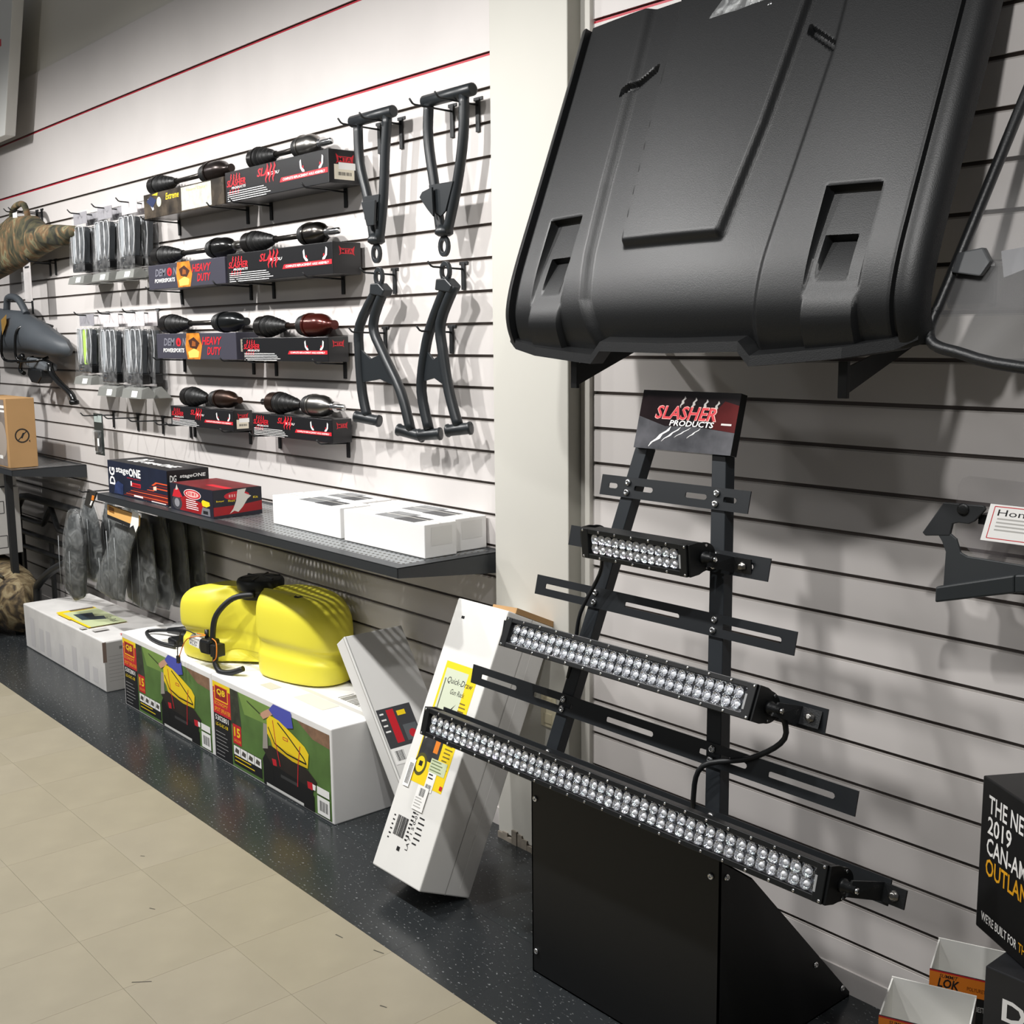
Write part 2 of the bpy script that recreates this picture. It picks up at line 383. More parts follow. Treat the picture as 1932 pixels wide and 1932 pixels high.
AX = [ # key, x0, x1, yf, z0, z1, kind, label
 ('r1a',-5.07,-4.305,-.152,2.147,2.252,'ext','camouflage printed Extreme axle carton, upper left of the carton rack'),
 ('r1b',-4.286,-3.522,-.154,2.147,2.262,'sla','black Slasher axle carton with price sticker on end, top row'),
 ('r2a',-5.085,-4.345,-.142,1.840,1.946,'dem','grey Demon Heavy Duty axle carton in the second row from the top'),
 ('r2b',-4.330,-3.538,-.140,1.840,1.952,'sla','black Slasher axle carton with bare end logo, second row from the top'),
 ('r3a',-5.075,-4.312,-.125,1.534,1.645,'dem','grey Demon Heavy Duty axle carton in the third row from the top'),
 ('r3b',-4.288,-3.637,-.110,1.531,1.623,'sla','short glossy Slasher axle carton right of the lower Demon carton'),
 ('r4a',-5.0,-4.395,-.110,1.238,1.324,'sla','small Slasher axle carton with white barcode label, bottom row left'),
 ('r4b',-4.238,-3.632,-.107,1.236,1.324,'sla','small Slasher axle carton at the bottom right of the carton rack')]
MCAM = mat('#5a5044',.25,noise=.6,nscale=12,h2='#26221e')
for key,x0,x1,yf,z0,z1,kind,lab in AX:
    yb = -.022
    t = thing('axle_carton', lab, 'carton', ((x0+x1)/2,(yf+yb)/2,z0), 'axle cartons on the slatwall')
    body = {'sla':BLKC,'dem':DEM,'ext':MCAM}[kind]
    box_body(t, (x0,yf,z0), (x1,yb,z1), body)
    d = Decal((x0,yf,z0),(1,0,0),(0,0,1),x1-x0,z1-z0)
    e = Decal((x1,yf,z0),(0,1,0),(0,0,1),yb-yf,z1-z0)
    if kind == 'sla':
        slasher_face(d, big=key != 'r3b'); slasher_end(e, key in ('r1b','r4a'), 'MTA')
    elif kind == 'dem': demon_face(d); e.rect(mat('#e4dcc8',.6),.2,.3,.7,.75); e.lines(INK,.26,.65,.64,3,.12,.04)
    else:
        d.text(YEL,'Extreme',.3,.62,.26,.17,.2,.01); d.rect(mat('#cfcfc6',.12,noise=.3,nscale=30),.5,.06,.86,.95); d.text(mat('#c9b070',.4),'Heavy Duty',.56,.72,.14,.24,.2)  # silver rectangle is glare painted onto the glossy face
        d.poly(YEL,[(.12,.93),(.2,.98),(.19,.86)]); d.poly(mat('#d8d8e0',.3),[(.06,.8),(.12,.3),(.14,.35),(.09,.82)]); d.ell(mat('#d6dcc0',.3),.21,.6,.03,.2); d.poly(mat('#2c3454',.3),[(.04,.7),(.1,.9),(.18,.7),(.12,.4)])
    d.build('front_print', t); e.build('end_print', t)
    nm = lab.split(',')[0].split(' right of')[0]
    hx = {'r1a':(-5.04,-4.395),'r1b':(-4.2,-3.655),'r2a':(-5.05,-4.395),'r2b':(-4.205,-3.69),'r3a':(-5.06,-4.4),'r3b':(-4.21,-3.695),'r4a':(-4.99,-4.455),'r4b':(-4.205,-3.69)}[key]
    row = {'1':'top','2':'second','3':'third','4':'bottom'}[key[1]]
    for hx_, w in zip(hx, ('left','right')):
        hook(hx_, z0-.0085, -yf+.012, f'black hook holding the {w} end of the {row} row {"left" if key[2]=="a" else "right"} axle carton', plate=.075)
# axles: list of (x,radius) profiles along +X at height zc
def axle(x_segs, yc, zc, lab, mats):
    t = thing('drive_axle', lab, 'axle', (x_segs['a'][0],yc,zc-.04), 'drive axles lying on their cartons')
    a0,a1 = x_segs['a']; b0,b1 = x_segs['b']; R = x_segs.get('R',.042); S = x_segs.get('S',R)
    dirx = (1,0,0)
    L = a1-a0
    sp = dict(split=32)
    MB().lathe((a0-.012,yc,zc),dirx,[(0,.012),(.0,R*.8),(.008,R*.97),(L*.26,R*.97),(L*.26,R*1.06),(L*.30,R*1.06),(L*.30,R*.9)],20).build('inner_joint', mats[0], t, **sp)
    pr = [(L*.30,R*.99)]
    for i in range(4):
        q = L*(.33+.13*i); k = 1-.13*i; pr += [(q,R*.74*k),(q+L*.035,R*1.0*k),(q+L*.07,R*1.0*k),(q+L*.10,R*.72*k)]
    pr += [(L*.86,R*.5),(L*.90,R*.36),(L*1.02,R*.34)]
    MB().lathe((a0-.012,yc,zc),dirx,pr,20).build('rubber_boot', RUBBER, t, **sp)
    MB().cyl((a1-.02,yc,zc),(b0+.03,yc,zc),.0105,12).build('shaft', mats[2], t)
    K = b1-b0
    MB().lathe((b0,yc,zc),dirx,[(-.02,.014),(-.005,.016),(0,S*.6),(K*.04,S*.86),(K*.08,S*.86),(K*.11,S*.66),(K*.15,S*.98),(K*.20,S*.98),(K*.23,S*.8),(K*.28,S*.95)],20).build('outer_boot', RUBBER, t, **sp)
    oj = MB().lathe((b0,yc,zc),dirx,[(K*.26,S*.9),(K*.26,S*1.05),(K*.31,S*1.05),(K*.31,S*.97),(K*.58,S*.97),(K*.70,S*.86),(K*.80,S*.60),(K*.86,S*.40),(K,S*.38)],22).build('outer_joint', mats[1], t, **sp)
    n = x_segs.get('n')
    if n:
        q = MB().lathe((b1-.012,yc,zc),dirx,[(0,S*.38),(.004,S*.48),(.022,S*.48),(.022,S*.3),(n-b1,S*.28),(n-b1+.008,S*.12)],12).build('stub_shaft', mats[3], t, **sp); q.parent = oj
    st = x_segs.get('st')
    if st: MB().cyl((st,yc,zc),(a0,yc,zc),.014,12).build('inner_stub', mats[3], t)
ST = mat('#4a4642',.3,.9); DK = mat('#1c1a19',.3,.4)
axle(dict(a=(-5.09,-4.86),b=(-4.60,-4.36)),-.085,2.297,'dark axle shaft lying on the camouflage Extreme carton',(DK,mat('#2e2724',.28,.7),ST,ST))
axle(dict(a=(-4.16,-3.99),b=(-3.84,-3.67),n=-3.6),-.085,2.304,'axle with bright steel outer joint on the top Slasher carton',(DK,STEEL,ST,CHROME))
axle(dict(a=(-5.09,-4.83),b=(-4.57,-4.34),n=-4.28),-.085,1.99,'axle with dark cone joint on the upper Demon carton',(DK,mat('#2b2b2b',.22,.8),ST,STEEL))
axle(dict(a=(-4.24,-4.02),b=(-3.82,-3.64),n=-3.57),-.085,1.994,'axle with polished joint and splined stub on second row Slasher carton',(DK,mat('#6a6662',.22,1),ST,CHROME))
axle(dict(a=(-5.06,-4.81),b=(-4.56,-4.30)),-.078,1.688,'axle with black round joint on the lower Demon carton',(DK,mat('#1d1f20',.22,.6),ST,STEEL))
axle(dict(a=(-4.19,-3.98),b=(-3.88,-3.65),st=-4.23,S=.044),-.07,1.666,'axle with maroon outer joint on the short glossy Slasher carton',(DK,mat('#4a1c16',.22,.5),BRONZE,STEEL))
axle(dict(a=(-4.90,-4.69),b=(-4.65,-4.41),R=.043,S=.038),-.068,1.366,'short bronze axle on the bottom left Slasher carton',(DK,BRONZE,BRONZE,BRONZE))
axle(dict(a=(-4.13,-3.90),b=(-3.87,-3.67),st=-4.21,n=-3.60),-.068,1.367,'short axle with shiny bell joint on the bottom right Slasher carton',(BRONZE,STEEL,BRONZE,CHROME))

# ------------------------------------------------------------------ suspension arms
def tubepath(t, name, pts, r=.0155, m=GUN, y=None):
    return MB().tube(smooth_path([(p[0],p[2] if len(p) > 2 else y,p[1]) for p in pts],4), r, 12).build(name, m, t)
def eye(t, x, z, y, r=.026, r2=.015, th=.012, flat=(1,0,0)):
    s = MB(); n = 18; a = V((0,1,0)); A = []; 
    ring_o = [V((x+r*math.cos(2*math.pi*i/n),y-th/2,z+1.25*r*math.sin(2*math.pi*i/n))) for i in range(n)]
    ring_i = [V((x+r2*math.cos(2*math.pi*i/n),y-th/2,z+1.25*r2*math.sin(2*math.pi*i/n))) for i in range(n)]
    b = V((0,th,0)); s.v += ring_o+ring_i+[p+b for p in ring_o]+[p+b for p in ring_i]
    for i in range(n):
        j = (i+1)%n; s.face((i,j,n+j,n+i)); s.face((2*n+i,3*n+i,3*n+j,2*n+j)); s.face((i,2*n+i,2*n+j,j)); s.face((n+i,n+j,3*n+j,3*n+i))
    return s.build('ball_joint_eye', GUN, t, bevel=.001)
def upper_arm(bar, L, R, ex, ez, lab, mirror):
    y = -.085
    t = thing('suspension_arm', lab, 'suspension arm', (ex,y,ez-.03), 'bent tube suspension arms on the slatwall')
    MB().lathe((bar[0][0]-.005,y,bar[0][1]),(1,0,0),[(0,.015),(.003,.0195),(bar[1][0]-bar[0][0]+.007,.0195),(bar[1][0]-bar[0][0]+.01,.015)],14).build('pivot_tube', GUN, t)
    tubepath(t,'arm_tube',L,.0165,y=y); tubepath(t,'arm_tube',R,.0165,y=y)
    (x0,z0),(x1,z1) = L[-2],R[-2]
    pz = 2.09
    s = MB().prism([(x0-.004,y-.02,pz),(x1+.004,y-.02,pz),(ex+.035,y-.02,pz-.085),(ex+.01,y-.02,pz-.10),(ex-.038,y-.02,pz-.075)],(0,.006,0)); s.build('gusset_plate', GUN, t, bevel=.001)
    if mirror: MB().prism([(x0-.035,y-.035,pz-.035),(x0-.02,y-.035,pz-.02),(x0+.03,y-.035,pz-.01),(x0+.035,y-.035,pz-.1),(x0+.005,y-.035,pz-.075)],(0,.008,0)).build('shock_tab', GUN, t, bevel=.001)
    else: MB().prism([(x0+.01,y-.035,pz-.02),(x1,y-.035,pz-.02),(x1-.01,y-.035,pz-.1),(x0+.04,y-.035,pz-.1)],(0,.008,0)).build('shock_tab', GUN, t, bevel=.001)
    MB().lathe((ex,y,ez+.05),(0,0,-1),[(-.015,.02),(0,.03),(.012,.03),(.02,.018)],14).build('end_collar', GUN, t)
    eye(t, ex, ez, y)
upper_arm([(-3.053,2.35),(-2.816,2.35)],[(-3.034,2.34),(-3.040,2.235),(-3.012,2.09),(-2.982,1.94)],[(-2.856,2.34),(-2.862,2.22),(-2.896,2.083),(-2.951,1.94)],-2.967,1.9,'black upper suspension arm hanging nearest the white pillar',True)
upper_arm([(-3.47,2.348),(-3.231,2.352)],[(-3.438,2.335),(-3.433,2.208),(-3.390,2.087),(-3.358,1.94)],[(-3.262,2.34),(-3.282,2.212),(-3.297,2.079),(-3.328,1.94)],-3.346,1.9,'black upper suspension arm hanging beside the top Slasher carton',False)
for x, lab in ((-3.02,'left hook of the pair holding the upper arm near the pillar'),(-2.89,'right hook of the pair holding the upper arm near the pillar'),
               (-3.43,'left hook of the pair holding the upper arm beside the cartons'),(-3.30,'right hook of the pair holding the upper arm beside the cartons')):
    hook(x, 2.325, .15, 'black '+lab, plate=.1)
def lower_arm(ex, L, R, bl, br, lab):
    y = -.085; ez = 1.822
    t = thing('suspension_arm', lab, 'suspension arm', (ex,y,1.3), 'bent tube suspension arms on the slatwall')
    tubepath(t,'arm_tube',L,.0175,y=y); tubepath(t,'arm_tube',R,.0175,y=y)
    eye(t, ex, ez, y)
    MB().prism([(ex-.028,y-.02,1.80),(ex+.02,y-.02,1.80),(ex+.055,y-.02,1.775),(ex+.04,y-.02,1.755),(ex-.035,y-.02,1.765)],(0,.04,0)).build('end_collar', GUN, t, bevel=.004)
    a, b = L[3],R[3]; c, d = L[2],R[2]
    MB().prism([(c[0],y-.004,c[1]+.02),((c[0]+d[0])/2,y-.004,c[1]-.02),(d[0],y-.004,d[1]),(b[0],y-.004,b[1]+.01),((a[0]+b[0])/2,y-.004,a[1]+.045),(a[0],y-.004,a[1]+.03)],(0,.008,0)).build('gusset_plate', GUN, t, bevel=.001)
    for (x0,z0),(x1,z1) in (bl,br):
        p0 = V((x0,y-.02,z0)); p1 = V((x1,y+.02,z1)); LL = (p1-p0).length
        MB().lathe(p0,p1-p0,[(0,.012),(0,.021),(.006,.022),(.01,.019),(LL-.01,.019),(LL-.006,.022),(LL,.021),(LL,.012)],14).build('bushing', GUN, t)
lower_arm(-3.335,[(-3.345,1.785),(-3.461,1.663),(-3.47,1.565),(-3.46,1.431),(-3.432,1.343)],[(-3.305,1.78),(-3.379,1.662),(-3.323,1.565),(-3.224,1.437),(-3.17,1.305)],((-3.475,1.343),(-3.385,1.328)),((-3.217,1.310),(-3.127,1.289)),'black lower suspension arm with wide spread legs beside the cartons')
lower_arm(-2.962,[(-2.955,1.785),(-3.043,1.657),(-3.082,1.566),(-3.105,1.441),(-3.068,1.315)],[(-2.915,1.78),(-2.993,1.664),(-2.984,1.567),(-2.956,1.445),(-2.91,1.335)],((-3.1,1.298),(-3.03,1.304)),((-2.945,1.321),(-2.87,1.331)),'black lower suspension arm with narrow legs near the white pillar')
hook(-2.975, 1.832, .125, 'black hook carrying the narrow legged lower arm'); hook(-3.36, 1.832, .125, 'black hook carrying the wide legged lower arm')
hook(-3.043, 1.633, .125, 'empty black hook behind the narrow legged lower arm',plate=.09); hook(-3.426, 1.633, .135, 'empty black hook behind the wide legged lower arm',plate=.09)

# ------------------------------------------------------------------ bagged straps on hooks
STRAP = mat('#34383c',.5); CARDG = mat('#6a6a70',.6); BELTG = mat('#8b9094',.45)
def strap_pack(x, y, zt, w, h, lab, style, grp, rz=0):
    t = thing('bagged_strap', lab, 'packaged strap', (x,y,zt-h), grp, Matrix.Translation((x,y,zt-h))@Matrix.Rotation(rz,4,'Z'))
    s = MB()   # bag with a header strip and a wedge shaped foot
    for sy in (-1,1):
        rows = [(h,.003),(h*.84,.006),(h*.78,.018),(h*.4,.028),(h*.12,.034),(.0,.045)]
        for (z1,d1),(z0,d0) in zip(rows,rows[1:]):
            s.add([(-w/2,sy*d0,z0),(w/2,sy*d0,z0),(w/2,sy*d1,z1),(-w/2,sy*d1,z1)],[(0,1,2,3)],True)
    s.build('clear_bag', FILM, t, local=True)
    MB().box((-w*.42,-.001,h*.82),(w*.42,.001,h*.98)).build('header_card', {'p':mat('#8f8d92',.5),'c':mat('#cfc9ca',.4),'b':mat('#8a888e',.6)}[style], t, local=True)
    for i, dx in enumerate((-.26,.02,.27)):
        z1 = h*.77; xx = dx*w
        if style == 'b' and i == 1: m = mat('#a8d24a',.5)
        elif i == 0: m = BELTG
        else: m = STRAP
        p = [(xx-.028,-.016,z1-.02),(xx-.02,-.018,z1),(xx+.02,-.018,z1),(xx+.028,-.016,z1-.02),(xx+.02,-.02,h*.42),(xx+.012,-.022,h*.28),(xx-.014,-.022,h*.28),(xx-.024,-.02,h*.45)]
        wb = MB().prism(p[::-1],(0,.03,0)).build('webbing', m, t, local=True, bevel=.003)
        MB().tube(smooth_path([(xx-.026,-.021,h*.30),(xx-.031,-.021,h*.55),(xx-.022,-.021,z1-.004),(xx,-.021,z1+.003),(xx+.022,-.021,z1-.004),(xx+.031,-.021,h*.55),(xx+.014,-.024,h*.30)],3),.0022,6).build('webbing_edge_highlight', mat('#c4c7ca',.25), t, local=True).parent = wb  # pale tube drawn as a highlight along the strap and plastic edges
    MB().box((-w*.38,-.026,h*.16),(w*.38,.02,h*.28)).build('buckle', BLKG, t, local=True, bevel=.006)
    MB().box((-w*.18,-.034,h*.21),(-w*.05,-.024,h*.26)).build('buckle_clasp', CHROME, t, local=True, bevel=.003)
    MB().hexa([(-w/2,-.045,.0),(w/2,-.045,.0),(w/2,.045,.0),(-w/2,.045,.0)],[(-w*.47,-.036,h*.1),(w*.47,-.036,h*.1),(w*.47,.0,h*.13),(-w*.47,.0,h*.13)]).build('bottom_card', mat('#7c7d79',.4), t, local=True)
    MB().add([(w*.0,-.0452,h*.015),(w*.28,-.0452,h*.015),(w*.28,-.0378,h*.085),(w*.0,-.0378,h*.085)],[(0,1,2,3)]).build('price_sticker', WHITE, t, local=True)
gT = 'strap packets on the upper hooks'; gL = 'strap packets on the lower hooks'
for x, nm, st in ((-5.94,'left','p'),(-5.62,'middle','p'),(-5.325,'right','c')):
    hook(x, 2.245, .155, f'black hook of the upper strap packets, {nm} one')
    for y, w_ in ((-.112,'front'),(-.05,'rear')):
        strap_pack(x, y, 2.262, .21, .36, f'clear strap packet on the {nm} upper hook, {w_} of its two', st, gT)
for x, nm, st in ((-5.94,'left','b'),(-5.628,'middle','c'),(-5.325,'right','c')):
    hook(x, 1.742, .155, f'black hook of the lower strap packets, {nm} one')
    for y, w_ in ((-.112,'front'),(-.05,'rear')):
        strap_pack(x, y, 1.757, .23, .36 if st == 'b' else .41, f'clear strap packet on the {nm} lower hook, {w_} of its two' if st != 'b' else f'strap packet with lime green strap on the left lower hook, {w_} one', st if y < -.1 else 'c', gL)
for x, lab in ((-5.941,'black hook carrying the single small blister card'),(-5.629,'empty black hook right of the small blister card'),(-5.332,'empty black hook below the right strap packets'),(-5.03,'empty black hook beside the bottom left Slasher carton')):
    hook(x, 1.233, .155, lab)
t = thing('blister_card','small hanging blister card of black parts above the main shelf','blister card',(-5.80,-.15,1.02))
t.location = (-5.941,-.085,1.03); ROOT[t.name] = Matrix.Translation((-5.941,-.085,1.03))
MB().box((-.06,-.001,0),(.06,.001,.215)).build('backing_card', mat('#2c3230',.5), t, local=True)
MB().box((-.05,-.02,.01),(.05,-.001,.13)).build('blister', FILMD, t, local=True, bevel=.008)
MB().box((-.028,-.016,.02),(.022,-.002,.12)).build('black_part', BLKG, t, local=True, bevel=.003)
MB().box((.025,-.021,.05),(.048,-.0205,.09)).build('price_sticker', WHITE, t, local=True)
MB().box((-.05,-.003,.17),(.05,-.0012,.205)).build('header_print', mat('#a9b4b0',.5), t, local=True)
t = thing('blister_card','narrow clear blister strip hanging under the camouflage case','blister card',(-6.73,-.13,1.84))
MB().box((-6.79,-.131,1.84),(-6.67,-.129,2.06)).build('backing_card', mat('#b8b4b2',.5), t)
MB().box((-6.775,-.15,1.85),(-6.69,-.131,2.0)).build('blister', FILM, t, bevel=.006)
MB().box((-6.76,-.1325,2.02),(-6.69,-.1315,2.03)).build('header_print', INK, t)
hook(-6.724,2.046,.14,'black hook carrying the narrow blister strip'); hook(-6.637,2.046,.14,'empty black hook beside the narrow blister strip')

# ------------------------------------------------------------------ soft and plastic gun cases, far left
t = thing('gun_case','camouflage cloth gun case hanging on two hooks','gun case',(-6.7,-.12,2.0))
out = [(-7.35,2.31),(-7.15,2.285),(-7.047,2.30),(-6.965,2.317),(-6.66,2.30),(-6.584,2.292),(-6.522,2.26),(-6.45,2.234),(-6.2,2.215),(-5.978,2.192),(-5.945,2.176),(-5.975,2.145),(-6.073,2.128),(-6.117,2.104),(-6.211,2.11),(-6.3,2.105),(-6.561,2.074),(-6.784,2.03),(-7.028,2.02),(-7.138,2.0),(-7.4,1.97)]
MB().puff([(x,-.12,z) for x,z in out][::-1],(0,-1,0),.15,rings=(1,.985,.95,.8,.4)).build('case_body', CAMO, t)
MB().tube(smooth_path([(-6.95,-.12,2.29),(-6.93,-.12,2.345),(-6.83,-.12,2.372),(-6.73,-.12,2.36),(-6.68,-.12,2.29)],4),.017,8).build('carry_handle', CAMO, t)
MB().box((-6.84,-.15,2.285),(-6.77,-.148,2.325),None).build('hang_tag', WHITE, t)
hook(-6.88,2.332,.165,'left black hook of the camouflage gun case'); hook(-6.80,2.332,.165,'right black hook of the camouflage gun case')
t = thing('gun_boot','dark grey moulded plastic gun boot in a wire mount','gun boot',(-6.7,-.12,1.53))
G = mat('#3d4247',.55,noise=.12,nscale=6)
out = [(-7.6,1.80),(-7.3,1.815),(-7.1,1.80),(-6.9,1.79),(-6.80,1.767),(-6.575,1.715),(-6.372,1.657),(-6.232,1.618),(-6.173,1.573),(-6.208,1.539),(-6.297,1.528),(-6.548,1.54),(-6.871,1.55),(-7.269,1.555),(-7.6,1.57)]
MB().puff([(x,-.12,z) for x,z in out][::-1],(0,-1,0),.17,rings=(1,.96,.86,.6,.3)).build('boot_shell', G, t)
MB().tube(smooth_path([(-7.16,-.12,1.80),(-7.13,-.12,1.862),(-7.05,-.12,1.873),(-6.93,-.12,1.85),(-6.82,-.12,1.77)],4),[.02]*17,10).build('grip_handle', G, t)
MB().add([(-7.02,-.2,1.74),(-6.9,-.205,1.77),(-6.88,-.215,1.72),(-6.95,-.22,1.655)],[(0,1,2,3),(3,2,1,0)]).build('hang_tag', mat('#b08a45',.6), t)
for x0 in (-6.86,-6.62):
    MB().tube(smooth_path([(x0-.08,-.02,1.70),(x0-.06,-.1,1.715+.01*(x0<-6.7)),(x0-.1,-.2,1.69),(x0-.12,-.22,1.6),(x0-.12,-.21,1.515),(x0+.02,-.16,1.51),(x0+.05,-.1,1.53)],4),.0075,8).build('wire_cradle', BLKG, t)
MB().tube(smooth_path([(-6.50,-.12,1.50),(-6.478,-.12,1.444),(-6.33,-.13,1.39),(-6.178,-.13,1.339),(-6.145,-.13,1.305)],4),.017,10).build('clamp_arm', BLKG, t)
MB().lathe((-6.142,-.13,1.285),(0,0,1),[(0,.02),(.006,.026),(.02,.026),(.026,.018)],14).build('arm_foot', BLKG, t)
MB().prism([(-6.76,-.16,1.43),(-6.70,-.16,1.39),(-6.60,-.16,1.385),(-6.54,-.16,1.42),(-6.54,-.16,1.46),(-6.74,-.16,1.47)],(0,.08,0)).build('clamp_block', BLKM, t, bevel=.006)
MB().prism([(-6.80,-.15,1.53),(-6.66,-.15,1.525),(-6.49,-.15,1.49),(-6.50,-.15,1.455),(-6.76,-.15,1.47),(-6.83,-.15,1.49)],(0,.07,0)).build('mount_plate', mat('#5b5f63',.4), t, bevel=.01)
MB().tube(smooth_path([(-6.86,-.17,1.50),(-6.83,-.17,1.53),(-6.78,-.17,1.535),(-6.84,-.17,1.46),(-6.78,-.17,1.44)],4),.012,8).build('clamp_loop', BLKG, t)
hook(-7.06,1.842,.13,'black hook holding the grey gun boot handle'); hook(-6.19,1.545,.03,'short black hook at the nose of the gun boot',plate=.07)
t = thing('rubber_ring','dark rubber ring at the far left above the brown carton','ring',(-7.05,-.3,1.30))
MB().tube([(-7.05+.25*math.cos(a)*.55,-.28,1.46+.17*math.sin(a)) for a in [2*math.pi*i/28 for i in range(28)]],.022,10,True).build('ring_body', RUBBER, t)

# ------------------------------------------------------------------ shelves
ZS = .94; SHG = mat('#34373a',.38,.3); SHT = mat('#8b8e90',.32,.6)
def shelf(x0, x1, yd, lab, holes=True):
    t = thing('perforated_shelf', lab, 'shelf', ((x0+x1)/2,0,ZS-.06))
    z = ZS; bx = .05
    s = MB().use(SHT)
    ax, bx_, ay, by = x0+.04, x1-.04, -yd+.045, -.03
    p = .0254; nx = int((bx_-ax)/p); ny = int((by-ay)/p); px = (bx_-ax)/nx; py = (by-ay)/ny
    if holes:
        for i in range(nx):
            for j in range(ny):
                cx = ax+(i+.5)*px; cy = ay+(j+.5)*py; hx, hy = px/2, py/2; b = len(s.v)
                outer = [(hx,0),(hx,hy),(0,hy),(-hx,hy),(-hx,0),(-hx,-hy),(0,-hy),(hx,-hy)]
                rr = .0052
                s.v += [V((cx+q[0],cy+q[1],z-.002)) for q in outer]+[V((cx+rr*math.cos(k*math.pi/4),cy+rr*math.sin(k*math.pi/4),z-.002)) for k in range(8)]
                for k in range(8): s.face((b+k,b+(k+1)%8,b+8+(k+1)%8,b+8+k))
    else: s.box((ax,ay,z-.004),(bx_,by,z-.002))
    s.build('perforated_deck', None, t)
    f = MB(); f.box((x0,-yd,z-.003),(x1,ay,z)); f.box((x0,by,z-.003),(x1,-.002,z)); f.box((x0,ay,z-.003),(ax,by,z)); f.box((bx_,ay,z-.003),(x1,by,z))
    f.build('deck_rim', SHG, t)
    MB().box((x0,-yd,z-.032),(x1,-yd+.003,z-.001)).build('front_lip', SHG, t, bevel=.001)
    for x in (x0, x1-.003):
        MB().prism([(x,-yd,z-.032),(x,-.002,z-.072),(x,-.002,z-.001),(x,-yd,z-.001)],(.003,0,0)).build('end_bracket', SHG, t)
shelf(-5.13,-2.785,.42,'long grey perforated shelf below the axle cartons')
shelf(-8.6,-6.375,.40,'grey perforated shelf at the far left carrying a brown carton')
# brown carton on left shelf
t = thing('brown_carton','brown cardboard carton with round fire symbol on the left shelf','carton',(-6.7,-.3,ZS))
KR = mat('#b08a5c',.75,noise=.06,nscale=8)
box_body(t,(-7.0,-.375,ZS),(-6.48,-.225,ZS+.375),KR)
d = Decal((-6.48,-.375,ZS),(0,1,0),(0,0,1),.15,.375)
n = 28
for i in range(n):
    a = 2*math.pi*i/n; b = 2*math.pi*(i+.92)/n
    d.poly(INK,[(.5+.26*math.cos(a),.46+.105*math.sin(a)),(.5+.26*math.cos(b),.46+.105*math.sin(b)),(.5+.21*math.cos(b),.46+.084*math.sin(b)),(.5+.21*math.cos(a),.46+.084*math.sin(a))][::-1],i==0)
d.line(INK,[(.35,.395),(.68,.53)],.005); d.poly(INK,[(.44,.43),(.52,.5),(.6,.5),(.5,.42)]); d.poly(INK,[(.72,.38),(.76,.40),(.77,.355)])
d.build('fire_symbol_print', t)
d = Decal((-7.0,-.375,ZS),(1,0,0),(0,0,1),.52,.375)
d.rect(mat('#8b8078',.5,noise=.3,nscale=14),.0,.02,.94,.98); d.rect(WHITE,.6,.80,.94,.83); d.rect(WHITE,.6,.86,.94,.9); d.ell(mat('#a59a90',.5),.8,.4,.16,.26); d.rect(WHITE,.7,.12,.8,.17)
d.build('photo_print', t)
# ---- boxes on main shelf
Z0 = ZS
t = thing('exhaust_carton','dark blue stageONE carton with red streaks on the shelf','carton',(-4.8,-.27,Z0))
NAVY = mat('#1b2236',.35,noise=.35,nscale=8); bx0,bx1,by0,by1,bh = -5.115,-4.49,-.37,-.185,.148
box_body(t,(bx0,by0,Z0),(bx1,by1,Z0+bh),mat('#17171a',.4))
d = Decal((bx0,by0,Z0),(1,0,0),(0,0,1),bx1-bx0,bh); d.rect(NAVY,.0,.0,1,1)
d.text(WHITE,'DG',.125,.28,.1,.52,0,.03,1); d.text(WHITE,'stage',.15,.62,.22,.22,0,.02); d.text(WHITE,'ONE',.375,.62,.25,.2,0,.035); d.text(RED,'exhaust systems',.34,.55,.05,.23)
d.rect(RED,.4,.34,.57,.46); d.rect(WHITE,.4,.36,.42,.5); d.rect(mat('#8a1218',.4),.43,.36,.56,.42)
OR2 = mat('#e0562a',.4); DR = mat('#7a1a14',.4)
for i, y in enumerate((.5,.42,.34,.27,.21,.15,.10,.05)):
    d.poly((OR2,DR)[i%2],[(.55-.04*i+.2*(i<3),y),(.78,y),(.84,y+.08*(i<3)),(1,y+.08*(i<3)),(1,y+.035+.08*(i<3)),(.82,y+.035+.08*(i<3)),(.77,y+.03),(.56-.04*i+.2*(i<3),y+.02)])
d.poly(mat('#ffd9c0',.3),[(.78,.38),(.83,.38),(.83,.5),(.78,.47)]); d.lines(WHITE,.45,.06,.68,1,.05,.05); d.rect(WHITE,.74,.03,.97,.055)
d.poly(mat('#2f3f6e',.4,noise=.5,nscale=20),[(.1,.03),(.26,.03),(.27,.34),(.18,.42),(.12,.3)]); d.build('front_print', t)
d = Decal((bx1,by0,Z0),(0,1,0),(0,0,1),by1-by0,bh); d.text(WHITE,'stageONE',.3,.74,.13,.62,.1,.02); d.text(WHITE,'DG',.06,.66,.2,.16,.1,.02); d.rect(mat('#4a2018',.4),.3,.58,.9,.67); d.build('end_print', t)
d = Decal((bx0,by0,Z0+bh),(1,0,0),(0,1,0),bx1-bx0,by1-by0); d.text(WHITE,'stageONE',.36,.22,.38,.5,.1,.03); d.text(WHITE,'DG',.16,.25,.5,.16,.1,.03); d.build('top_print', t)
t = thing('printed_carton','red and black printed carton with torn white patch on the shelf','carton',(-4.24,-.28,Z0))
bx0,bx1,by0,by1,bh = -4.43,-4.05,-.385,-.18,.108
box_body(t,(bx0,by0,Z0),(bx1,by1,Z0+bh),mat('#26181a',.4))
REDB = mat('#a3161c',.4,noise=.3,nscale=14)
d = Decal((bx0,by0,Z0),(1,0,0),(0,0,1),bx1-bx0,bh); d.rect(mat('#1c1d2a',.4),0,0,1,1); d.poly(REDB,[(.22,.05),(.78,.05),(.8,.45),(.36,.62),(.25,.5)])
